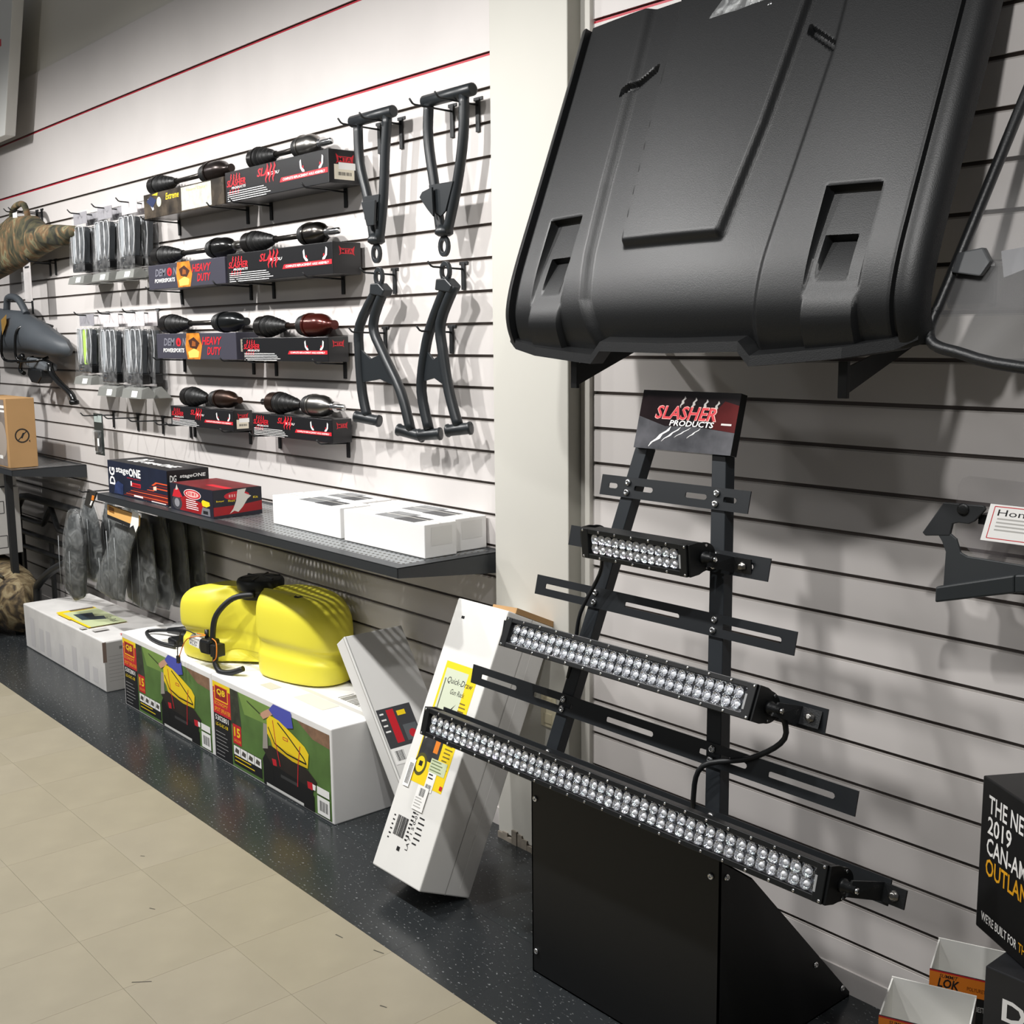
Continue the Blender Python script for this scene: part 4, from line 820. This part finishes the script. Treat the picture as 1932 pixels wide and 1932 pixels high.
MB().hexa([o+lz+dy*.15+ux*.55,o+lz+dy*.15+ux,o+lz+dy+ux,o+lz+dy+ux*.55],[o+lz*1.012+dy*.15+ux*.55,o+lz*1.02+dy*.15+ux,o+lz*1.02+dy+ux,o+lz*1.012+dy+ux*.55]).build('open_flap', KR, t)

# ------------------------------------------------------------------ light bar stand
XC = -1.7775
def YR(z): return -.519+.229*(z-.5)      # front plane of the rails
SB = mat('#15171a',.45,spec=.4); SBK = mat('#0d0e0f',.5,spec=.35)
t = thing('display_stand','black metal light bar display stand with Slasher sign','display stand',(XC,-.3,0))
xl, xr, yf = -2.08,-1.475,-.518
MB().box((xl,yf,.0),(xr,yf+.004,.515)).build('front_panel', SBK, t)
for x in (xl, xr-.004):
    MB().prism([(x,yf,.0),(x,-.012,.0),(x,-.012,.012),(x,-.41,.44),(x,yf,.515)],(.004,0,0)).build('side_panel', SBK, t)
MB().box((xl,yf,.0),(xr,-.012,.004)).build('base_plate', SBK, t)
MB().hexa([(xl,yf,.511),(xr,yf,.511),(xr,-.41,.436),(xl,-.41,.436)],[(xl,yf,.515),(xr,yf,.515),(xr,-.41,.44),(xl,-.41,.44)]).build('sloped_cover', SBK, t)
screw = MB().lathe((0,0,0),(0,-1,0),[(0,.008),(.002,.008),(.0045,.006),(.005,.003)],10)
def bolt(parent, loc, r=.007, ax=(0,-1,0), h=.005, m=CHROME):
    return MB().lathe(loc,ax,[(0,r),(h*.5,r),(h,r*.7),(h,r*.4),(h*.5,r*.35)],10).build('bolt', m, parent)
for x, z in ((xl+.015,.47),(xl+.015,.06),(xr-.025,.47)): bolt(t,(x,yf-.0,z),.008)
for y, z in ((yf+.02,.47),(-.16,.14),(-.045,.035)): bolt(t,(xr,y,z),.008,(1,0,0))
def rail_x(sg, z): return XC+sg*(.275-.155*(z-.5)/.84)
for sg in (-1,1):
    z0, z1 = .512, 1.35; b = []; tp = []
    for z, arr in ((z0,b),(z1,tp)):
        x = rail_x(sg,z); y = YR(z)+.003
        arr += [(x-.02,y,z),(x+.02,y,z),(x+.02,y+.032,z),(x-.02,y+.032,z)]
    MB().hexa(b,tp).build('upright_rail', mat('#22262a',.42,spec=.4), t, bevel=.0015)
def slot_plate(z, half, hgt, slots):
    """flat bar with real slots: built from strips around the openings"""
    s = MB(); n = V((0,-1,.229)).normalized(); up = V((0,.229,1)).normalized(); o = V((XC,YR(z),z))
    h = hgt/2; th = .003; sh = .0062
    def quad(x0,x1,a0,a1): s.hexa([o+V((x0,0,0))+up*a0,o+V((x1,0,0))+up*a0,o+V((x1,0,0))+up*a0-n*-th,o+V((x0,0,0))+up*a0-n*-th],[o+V((x0,0,0))+up*a1,o+V((x1,0,0))+up*a1,o+V((x1,0,0))+up*a1-n*-th,o+V((x0,0,0))+up*a1-n*-th])
    if slots:
        quad(-half,half,sh,h); quad(-half,half,-h,-sh); xs = -half
        for a, b in sorted(slots): quad(xs,a,-sh,sh); xs = b
        quad(xs,half,-sh,sh)
        for a, b in slots:       # rounded slot ends
            for xe, sg in ((a,1),(b,-1)):
                for q in (1,-1):
                    c = [o+V((xe,0,0))+up*(q*sh),o+V((xe+sg*sh,0,0))+up*(q*sh),o+V((xe+sg*sh*.29,0,0))+up*(q*sh*.71)+V((0,0,0)),o+V((xe,0,0))+up*0]
                    s.add([p+n*th for p in c],[(0,1,2,3),(3,2,1,0)])
    else: quad(-half,half,-h,h)
    sb_ = s.build('slotted_crossbar', mat('#1b1e21',.45,spec=.4), t)
    for sg in (-1,1):
        for dz in (-.012,.012):
            p0 = o+V((rail_x(sg,z)-XC,0,0))+up*dz+n*.003; bolt(t,p0,.0085,n,.006).parent = sb_
slot_plate(1.255,.2265,.05,[(-.20,-.17),(-.115,-.055),(.045,.108),(.155,.192)])
slot_plate(1.122,.3065,.05,[(.13,.265)])
slot_plate(.986,.4,.05,[(-.365,-.215),(-.085,.085),(.21,.365)])
slot_plate(.852,.5,.05,[(.36,.445)])
slot_plate(.718,.594,.05,[(-.555,-.41),(-.345,-.2),(-.085,.065),(.2,.33),(.385,.545)])
slot_plate(.582,.69,.05,[(.55,.6)])
# sign board
SM = frame((XC+.017,YR(1.35)-.012,1.352),(1,0,0),(0,.26,1))
s = MB(); s.box((-.146,0,-.022),(.146,.14,.0),SM); BODY[t.name] = s.build('sign_board', BLKG, t, bevel=.001)
d = Decal(SM@V((-.146,0,0)),SM.to_3x3()@V((1,0,0)),SM.to_3x3()@V((0,1,0)),.292,.14)
d.rect(mat('#231a1c',.12,noise=.5,nscale=9),0,0,1,1); d.poly(mat('#5c5c60',.14,noise=.5,nscale=14,h2='#38393c'),[(0,0),(1,0),(1,.36),(.6,.42),(.3,.4),(0,.55)]); d.poly(mat('#5a1c1c',.12,noise=.5,nscale=10),[(.78,.4),(1,.36),(1,.8),(.86,.86),(.74,.6)])  # grey lower polygon is a painted reflection on the glossy board
for i in range(4): scratch(d, mat('#a8a4a0',.3), .46+.115*i, .92-.02*i, -.04, -.2, .026)
for i,(w_,l_) in enumerate(((.05,.36),(.03,.26),(.02,.18),(.02,.18))): scratch(d, WHITE, .37+.1*i, .40, -.22+.03*i, -l_, w_*.75)
d.text(mat('#e8b0a8',.4),'SLASHER',.172,.515,.235,.635,.22,.03); d.text(RED,'SLASHER',.178,.525,.215,.62,.22,.02); d.text(WHITE,'PRODUCTS',.34,.415,.095,.45,.15,.02); d.rect(mat('#d9d4d0',.2),.86,.47,.96,.5)
d.build('sign_print_glare', t)
# ------------------------------------------------------------------ light bars
LENSCUP = mat('#e8eaee',.08,1,bump=.9,bscale=160); LENSDOME = mat('#f6f8fc',.08,0,spec=.9); HOUS = mat('#0f1112',.42,spec=.45)
cup = MB().use(LENSCUP); R0 = .0128
cup.lathe((0,0,-.011),(0,0,1),[(0,.004),(.002,.0065),(.006,.0095),(.011,R0)],8,False)
cup.use(LENSDOME).lathe((0,0,-.010),(0,0,1),[(0,.0055),(.004,.0058),(.0075,.0045),(.0095,.002),(.0098,.0004)],8,False)
_cup = None
def light_bar(z_top, y_top, z_bot, y_bot, half, nl, lab, bar_z, plate_half):
    """face from (y_top,z_top) to (y_bot,z_bot)"""
    global _cup
    up = V((0,y_top-y_bot,z_top-z_bot)).normalized(); c = V((XC,(y_top+y_bot)/2,(z_top+z_bot)/2)); h = V((0,y_top-y_bot,z_top-z_bot)).length/2
    M = frame(c,(1,0,0),up)      # local z = out of the face
    t = thing('light_bar',lab,'light bar',tuple(c),'LED light bars on the display stand',M)
    s = MB(); a = half-.012
    s.box((-a,-h*.86,-.05),(a,h*.86,-.012)); s.prism([(-a,-h*.7,-.05),(-a,h*.7,-.05),(-a,h*.55,-.072),(-a,-h*.55,-.072)],(2*a,0,0)); s.build('housing', HOUS, t, local=True, bevel=.003)
    for k in range(-2,3): MB().box((-a+.01,k*h*.26-.0018,-.084),(a-.01,k*h*.26+.0018,-.068)).build('cooling_fin', HOUS, t, local=True)
    rails = {1:MB().box((-half,h-.012,-.016),(half,h,.002)).build('bezel_rail', HOUS, t, local=True, bevel=.0015),
             -1:MB().box((-half,-h,-.016),(half,-h+.012,.002)).build('bezel_rail', HOUS, t, local=True, bevel=.0015)}
    for sg in (-1,1):
        x0, x1 = sorted((sg*half, sg*(half-.022))); MB().box((x0,-h,-.016),(x1,h,.003)).build('bezel_end', HOUS, t, local=True, bevel=.0015)
        n = 14; pl = [(sg*half,-h,-.002),(sg*half,h,-.002),(sg*half,h,-.03)]+[(sg*half,.9*h*math.cos(math.pi*i/n),-.045-.042*math.sin(math.pi*i/n)) for i in range(n+1)]+[(sg*half,-h,-.03)]
        ec = MB().prism(pl if sg < 0 else pl[::-1],(sg*.006,0,0)).build('end_cap', HOUS, t, local=True, bevel=.001)
        pb = MB().lathe((sg*(half+.006),0,-.045),(sg,0,0),[(0,.014),(.008,.014),(.009,.011),(.022,.011),(.023,.007),(.030,.007)],14).build('pivot_bolt', BLKM, t, local=True)
        MB().lathe((sg*(half+.036),0,-.045),(sg,0,0),[(0,.006),(.006,.006),(.007,.003)],8).build('bolt', CHROME, t, local=True).parent = pb
        for yy, zz in ((.7*h,-.055),(-.7*h,-.055)): MB().lathe((sg*(half+.006),yy,zz),(sg,0,0),[(0,.004),(.0025,.003)],8).build('bolt', CHROME, t, local=True).parent = ec
        # bracket arm back to the crossbar
        Mi = M.inverted(); ty = Mi@V((XC+sg*(half+.085),YR(bar_z)-.004,bar_z)); w0 = .018
        p0 = V((sg*(half+.024),0,-.045))
        e0 = V((sg*(half+.05),ty.y,ty.z)); e1 = V((sg*(half+.10),ty.y,ty.z))
        MB().hexa([p0+V((0,-.015,.01)),p0+V((.004*sg,-.015,.01)),e0+V((.004*sg,-w0,.004)),e0+V((0,-w0,.004))],[p0+V((0,.015,.0)),p0+V((.004*sg,.015,.0)),e0+V((.004*sg,w0,.004)),e0+V((0,w0,.004))]).build('bracket_arm', BLKM, t, local=True)
        bf = MB().box(tuple(e0+V((min(0,.05*sg),-w0,0))),tuple(e0+V((max(0,.05*sg),w0,.004)))).build('bracket_foot', BLKM, t, local=True)
        MB().lathe(e0+V((sg*.027,0,.004)),(0,0,1),[(0,.011),(.002,.011),(.003,.008),(.009,.008),(.01,.004)],6).build('bolt', STEEL, t, local=True).parent = bf
    MB().box((half-.0215,-h*.5,.003),(half-.0165,h*.35,.0035)).build('maker_plate', mat('#9a9c9c',.4), t, local=True)
    MB().box((-half+.022,-h+.012,-.012),(half-.022,h-.012,-.0085)).build('reflector_plate', LENSCUP, t, local=True)
    pit = (2*(half-.03))/nl
    for row in (-1,1):
        for i in range(nl):
            x = -half+.03+pit*(i+.5)
            if _cup is None:
                o = cup.build('lens', None, t, local=True); _cup = o.data
            else:
                o = bpy.data.objects.new('lens', _cup); COL.objects.link(o); o.parent = t
            o.matrix_local = Matrix.Translation((x,row*(h-.013)*.48,-.002))
    ns = max(4,int(round(2*half/.058)))
    for i in range(ns+1):
        for sg in (-1,1):
            o = MB().lathe((-half+.006+(2*half-.012)*i/ns,sg*(h-.005),.002),(0,0,1),[(0,.0035),(.0015,.003),(.002,.001)],8).build('bezel_screw', CHROME, t, local=True); o.parent = rails[sg]
    return t
light_bar(1.170,-.478,1.098,-.472,.1625,12,'short LED light bar high on the display stand',1.122,.3)
light_bar(.920,-.516,.851,-.546,.3885,28,'medium LED light bar in the middle of the display stand',.852,.5)
light_bar(.647,-.606,.576,-.625,.625,46,'longest LED light bar low on the display stand',.582,.69)
cd = MB().tube(smooth_path([(XC+.41,-.47,.865),(XC+.415,-.46,.80),(XC+.34,-.47,.74),(XC+.235,-.50,.70),(XC+.21,-.50,.62),(XC+.21,-.49,.56)],5),.006,8).build('power_cable', BLACK); tag(cd,'black cable looping from the medium light bar behind the right rail','cable')
cd = MB().tube(smooth_path([(XC-.13,-.44,1.10),(XC-.155,-.425,1.05),(XC-.205,-.44,.95),(XC-.225,-.44,.86),(XC-.24,-.45,.78)],5),.005,8).build('power_cable', BLACK); tag(cd,'black cable hanging from the short light bar along the left rail','cable')

# ------------------------------------------------------------------ black vehicle roof
XR = -1.762; PL = mat('#0f1011',.43,spec=.42,bump=.10,bscale=420)
prof = [(-.080,2.42),(-.14,2.265),(-.20,2.115),(-.26,1.967),(-.305,1.857),(-.335,1.78),(-.352,1.725),(-.360,1.68),(-.357,1.645),(-.347,1.615),(-.335,1.592)]
pts = [V((0,p[0],p[1])) for p in prof]; ps = smooth_path([tuple(p) for p in pts],14)
def sstep(e0, e1, x):
    t_ = max(0,min(1,(x-e0)/(e1-e0))); return t_*t_*(3-2*t_)
def poly_edge(tab, z):
    for (za,ua),(zb,ub) in zip(tab,tab[1:]):
        if zb <= z <= za: return ua+(ub-ua)*(za-z)/(za-zb)
    return tab[0][1] if z > tab[0][0] else tab[-1][1]
def relief(u, z):
    h = 0
    lb = poly_edge([(2.42,-.335),(2.2,-.325),(1.98,-.318),(1.81,-.305),(1.70,-.285),(1.59,-.235)],z)
    rb = poly_edge([(2.42,.28),(2.2,.282),(1.98,.264),(1.76,.246),(1.69,.244),(1.59,.237)],z)
    cen = sstep(lb-.004,lb+.028,u)*(1-sstep(rb-.018,rb+.004,u)); h -= .016*cen
    pl = poly_edge([(2.42,-.21),(2.12,-.203),(1.82,-.183)],z); pr = poly_edge([(2.42,.180),(2.06,.140),(1.82,.100)],z)
    pan = sstep(pl-.004,pl+.004,u)*(1-sstep(pr,pr+.018,u))*sstep(1.812,1.83,z); h += .020*pan
    for (ua,za),(ub,zb) in (((-.342,2.207),(-.245,2.258)),((.192,2.262),(.279,2.204))):
        tt = (u-ua)/(ub-ua)
        if -.1 <= tt <= 1.1:
            zc = za+(zb-za)*tt
            h -= .016*(1-sstep(.006,.011,abs(z-zc)))*sstep(-.03,.03,tt)*(1-sstep(.97,1.03,tt))
    au = abs(u)
    if .352 < au < .478 and 1.60 < z < 1.905:
        e = sstep(.352,.358,au)*(1-sstep(.470,.478,au))*(1-sstep(1.898,1.905,z)); h -= .024*e*(z-1.655)/.245 if z > 1.655 else 0
        h += .014*e*(1-sstep(1.64,1.72,z)) if z < 1.72 else 0
    if .372 < au < .445 and 1.715 < z < 1.806:
        h -= .020*(z-1.715)/.09*sstep(.372,.376,au)*(1-sstep(.441,.445,au))
    if .54 < au < .556: h -= .010*sstep(.54,.544,au)
    return h
s = MB(); nu = 340; us = [-.605+1.21*i/nu for i in range(nu+1)]
rows = []
fine = []
for i in range(len(ps)-1):
    n_ = max(1,int(round((ps[i+1]-ps[i]).length/.0045)))
    for j in range(n_): fine.append(ps[i].lerp(ps[i+1],j/n_))
fine.append(ps[-1])
for i, p in enumerate(fine):
    tg = (fine[min(i+1,len(fine)-1)]-fine[max(i-1,0)]).normalized(); nr = V((0,tg.z,-tg.y))
    if nr.y > 0: nr = -nr
    row = []
    for u in us:
        c = .030*(1-(u/.6)**2); au = abs(u)
        if au > .556: c += .008+.049*(math.sqrt(max(0,1-((au-.556)/.0495)**2))-1)
        q = p+nr*(c+relief(u,p.z)); row.append(len(s.v)); s.v.append(V((XR+u,q.y,q.z+ .0)))
    rows.append(row)
for a, b in zip(rows,rows[1:]):
    for i in range(nu): s.face((a[i],b[i],b[i+1],a[i+1]), True)
t = thing('vehicle_roof','large black moulded vehicle roof panel hung beside the pillar','roof panel',(XR,-.33,1.56))
ro = s.build('roof_shell', PL, t)
so = ro.modifiers.new('thick','SOLIDIFY'); so.thickness = .006; so.offset = -1
es = ro.modifiers.new('edge','EDGE_SPLIT'); es.split_angle = math.radians(38)
# stepped lip along the lower edge
lipx = [(-.59,1.625),(-.55,1.606),(-.45,1.590),(-.3,1.577),(-.235,1.572),(-.205,1.602),(0,1.598),(.205,1.602),(.235,1.572),(.3,1.577),(.45,1.590),(.55,1.606),(.59,1.625)]
s = MB()
def lipY(u): return -.345-.030*(1-(u/.6)**2)+.03*max(0,(abs(u)-.5)/.1)
for (u0,z0),(u1,z1) in zip(lipx,lipx[1:]):
    y0, y1 = lipY(u0), lipY(u1)
    s.hexa([(XR+u0,y0-.022,z0-.022),(XR+u1,y1-.022,z1-.022),(XR+u1,y1+.02,z1-.022),(XR+u0,y0+.02,z0-.022)],[(XR+u0,y0-.020,z0),(XR+u1,y1-.020,z1),(XR+u1,y1+.02,z1+.014),(XR+u0,y0+.02,z0+.014)])
s.build('stepped_lip', PL, t)
for x, w_ in ((-2.15,'left'),(-1.36,'right')):
    b = thing('support_bracket',f'black triangular bracket under the {w_} side of the vehicle roof','bracket',(x,0,1.55))
    MB().prism([(x,-.30,1.490),(x,-.012,1.60),(x,-.012,1.535+.03),(x,-.02,1.55),(x,-.30,1.55)][:2]+[(x,-.012,1.62),(x,-.30,1.545)],(.006,0,0)).build('bracket_plate', BLACK, b)
    MB().box((x-.008,-.305,1.485),(x+.014,-.295,1.56)).build('stop_tab', BLACK, b, bevel=.001)
    MB().box((x-.008,-.010,1.59),(x+.014,-.001,1.68)).build('wall_plate', BLACK, b)
    if w_ == 'left': pass
t = thing('hardware_bag','clear bag with white instruction sheet on top of the roof','plastic bag',(-1.80,-.11,2.36))
PM = frame((-1.93,-.142,2.315),(1,0,.02),(0,.37,.93))
MB().puff([PM@V(q) for q in ((0,0,0),(.14,.0,.0),(.30,.02,0),(.36,.14,0),(.05,.14,0))],PM.to_3x3()@V((0,0,1)),.03).build('clear_bag', plastic_film('hardware_film','#d8dada',.3,.6,30,.1), t)
MB().hexa([PM@V((.05,.03,.003)),PM@V((.14,.04,.003)),PM@V((.14,.04,.006)),PM@V((.05,.03,.006))],[PM@V((.08,.075,.003)),PM@V((.20,.09,.003)),PM@V((.20,.09,.006)),PM@V((.08,.075,.006))]).build('instruction_sheet', WHITE, t)
for k in range(4): MB().cyl(PM@V((.05+.06*k,.014,.006)),PM@V((.075+.06*k,.022,.008)),.005,8).build('bolt', CHROME, t)

# ------------------------------------------------------------------ windshields at right
def lean(x, z): return V((x,-.32+.49*(z-1.6),z))
t = thing('windshield','clear windshield with black rubber edge right of the roof','windshield',(-.6,-.28,1.57))
edge = [(-1.088,2.23),(-1.112,2.07),(-1.158,1.70),(-1.166,1.65),(-1.168,1.625),(-1.160,1.603),(-1.140,1.590),(-1.10,1.580),(-.97,1.554),(-.6,1.53),(-.1,1.52)]
MB().prism([lean(x,z) for x,z in edge]+[lean(-.1,2.23)],(0,.004,0)).build('clear_pane', PANE, t)
MB().tube(smooth_path([lean(x,z) for x,z in edge],4),.011,8).build('edge_trim', BLKM, t)
MB().lathe(lean(-1.118,1.745)+V((0,.0,0)),(0,-1,.2),[(-.012,.022),(.006,.022),(.01,.018),(.012,.008)],6).build('clamp_knob', BLKM, t)
MB().prism([lean(-1.148,1.765),lean(-1.10,1.772),lean(-1.078,1.745),lean(-1.09,1.718),lean(-1.15,1.728)],(0,-.016,0)).build('clamp_block', mat('#3a3c3e',.5), t, bevel=.003)
MB().prism([lean(-1.08,1.765)+V((0,.03,0)),lean(-.99,1.775)+V((0,.03,0)),lean(-.3,1.79)+V((0,.03,0)),lean(-.3,1.755)+V((0,.03,0)),lean(-1.0,1.738)+V((0,.03,0)),lean(-1.06,1.715)+V((0,.03,0))],(0,-.012,0)).build('clamp_strap', mat('#55565a',.5), t)
MB().box((-1.20,-.20,1.66),(-1.10,-.02,1.75)).build('rear_clamp', BLKM, t, bevel=.01)
b = thing('support_bracket','black bracket carrying the windshield at the right edge','bracket',(-.85,0,1.54))
MB().prism([(-.85,-.30,1.50),(-.85,-.01,1.56),(-.85,-.01,1.50),(-.85,-.30,1.545)][:2]+[(-.85,-.01,1.60),(-.85,-.30,1.56)],(.006,0,0)).build('bracket_plate', BLACK, b)
t = thing('windscreen_kit','half windscreen on black bracket with printed tag at right','windscreen',(-1.1,-.1,1.05))
yh = -.12
MB().prism([(-1.199,yh,1.20),(-1.199,yh,1.276),(-1.196,yh,1.305),(-1.188,yh,1.32),(-1.175,yh,1.326),(-1.06,yh,1.323),(-.5,yh,1.31),(-.5,yh,1.16),(-1.15,yh,1.16)],(0,.004,0)).build('clear_pane', plastic_film('tinted_pane','#9a9496',.14,.6,2,.06,.05), t)
MB().prism([(-1.222,yh-.002,1.268),(-1.135,yh-.002,1.27),(-1.131,yh-.002,1.262),(-1.153,yh-.002,1.236),(-1.165,yh-.002,1.229),(-1.188,yh-.002,1.229),(-1.2,yh-.002,1.225),(-1.205,yh-.002,1.20),(-1.26,yh-.002,1.193),(-1.267,yh-.002,1.199)],(0,-.008,0)).build('upper_clamp', mat('#26282a',.5), t, bevel=.002)
MB().lathe((-1.178,yh-.010,1.258),(0,-1,0),[(0,.013),(.002,.013),(.003,.007),(.0035,.002)],14).build('rivet', BLKM, t)
MB().prism([(-1.235,yh-.003,1.203),(-1.205,yh-.003,1.205),(-1.19,yh-.003,1.195),(-1.18,yh-.003,1.168),(-1.165,yh-.003,1.162),(-1.05,yh-.003,1.16),(-.6,yh-.003,1.14),(-.6,yh-.003,1.09),(-1.05,yh-.003,1.10),(-1.215,yh-.003,1.085),(-1.213,yh-.003,1.165),(-1.222,yh-.003,1.185)],(0,-.006,0)).build('side_bracket', mat('#303335',.5), t, bevel=.002)
MB().hexa([(-1.226,yh-.02,1.056),(-1.048,yh-.04,1.108),(-1.048,yh+.0,1.108),(-1.226,yh+.0,1.056)],[(-1.226,yh-.02,1.09),(-1.05,yh-.04,1.145),(-1.05,yh+.0,1.145),(-1.226,yh+.0,1.09)]).build('lower_trim', mat('#24282a',.45), t, bevel=.004)
MB().hexa([(-1.048,yh-.04,1.108),(-.6,yh-.09,1.2),(-.6,yh-.02,1.2),(-1.048,yh+.0,1.108)],[(-1.05,yh-.04,1.145),(-.6,yh-.09,1.24),(-.6,yh-.02,1.24),(-1.05,yh+.0,1.145)]).build('lower_trim', mat('#24282a',.45), t, bevel=.004)
MB().box((-1.15,-.12,1.23),(-1.12,-.0,1.25)).build('wall_peg', BLACK, t)
d = Decal((-1.122,-.162,1.206),(1,0,0),(.24,0,1),.36,.077); d.rect(WHITE,0,0,1,1); d.line(RED,[(.03,.08),(.97,.08),(.97,.94),(.03,.94),(.03,.08)],.0018); d.text(INK,'Honda',.055,.7,.17,.24,0,0); d.lines(GREYC,.06,.6,.9,4,.1,.04); d.ell(INK,.33,.2,.05,.14); d.build('printed_tag', t)

# ------------------------------------------------------------------ cartons lower right
t = thing('oil_carton','dark grey carton marked DIA PER at the lower right corner','carton',(-.7,-.2,0))
DG = mat('#26272a',.4,noise=.15,nscale=14); box_body(t,(-.972,-.35,0),(-.45,-.03,.428),DG)
d = Decal((-.972,-.35,0),(1,0,0),(0,0,1),.522,.428); d.text(WHITE,'DIAMOND',.07,.78,.105,.62,0,.02); d.text(mat('#e8b21e',.45),'PERFORM',.06,.63,.105,.62,0,.02); d.build('front_print', t)
c0 = V((-1.06,-.222,.4295)); d1 = V((.853,-.522,0)); d2 = V((.522,.853,0))
t = thing('outlander_carton','black carton reading THE NEW 2019 CAN-AM, stacked askew','carton',tuple(c0))
obox(t, c0, d1*.40, d2*.215, V((0,0,.318)), mat('#121213',.4))
d = Decal(c0, d1, (0,0,1), .40, .318)
OY = mat('#e8a81e',.45)
d.text(WHITE,'THE NEW',.065,.79,.115,.38,0,.014); d.text(WHITE,'2019',.065,.655,.115,.2,0,.014); d.text(WHITE,'CAN-AM',.065,.52,.115,.33,0,.014); d.text(OY,'OUTLANDER',.065,.385,.115,.52,0,.014)
d.text(WHITE,"WE'RE BUILT FOR",.05,.075,.06,.3,0,.012); d.text(OY,'THIS',.365,.075,.06,.09,0,.012); d.build('front_print', t)
def display_box(x, y, w, dp, h, lab):
    M = Matrix.Translation((x,y,0))@Matrix.Rotation(math.radians(22),4,'Z')
    t = thing('display_tray',lab,'display box',(x,y,0),'open white display boxes at lower right',M)
    WB = mat('#eeede8',.6); BK = mat('#1a1a1a',.5); th = .003
    BODY[t.name] = MB().box((0,0,0),(w,th,h)).build('front_wall', BK, t, local=True)
    for x0 in (0,w-th): MB().box((x0,th,0),(x0+th,dp,h)).build('side_wall', WB, t, local=True)
    MB().box((0,dp-th,0),(w,dp,h+.004)).build('back_wall', WB, t, local=True)
    MB().box((0,0,0),(w,dp,th)).build('bottom', WB, t, local=True)
    MB().box((th,th,h-.12),(w-th,dp-th,h-.117)).build('inner_tray', WB, t, local=True)
    R3 = M.to_3x3(); d = Decal(M@V((0,0,0)),R3@V((1,0,0)),(0,0,1),w,h); hb = .042/h; d.rect(ORANGE,0,1-hb,1,1); d.rect(RED,0,1-.003/h,1,1)
    d.text(INK,'LOK',.1,1-hb*.85,hb*.5,.26,.2,.03); d.text(INK,'SUMMIT',.12,1-hb*.33,hb*.2,.22,.2,.01); d.text(mat('#7a3d10',.5),'POLYURETHANE / MULTI',.45,1-hb*.7,hb*.2,.5)
    d.text(mat('#b8b8b4',.5),'SEE THROUGH BEST HOLD',.2,1-hb-.03/h,.012/h,.62); d.build('front_print', t)
    return t
display_box(-1.150,-.228,.165,.135,.298,'white open display box by the wall, half behind its twin')
display_box(-1.136,-.442,.165,.150,.288,'white open display box standing nearest the camera')
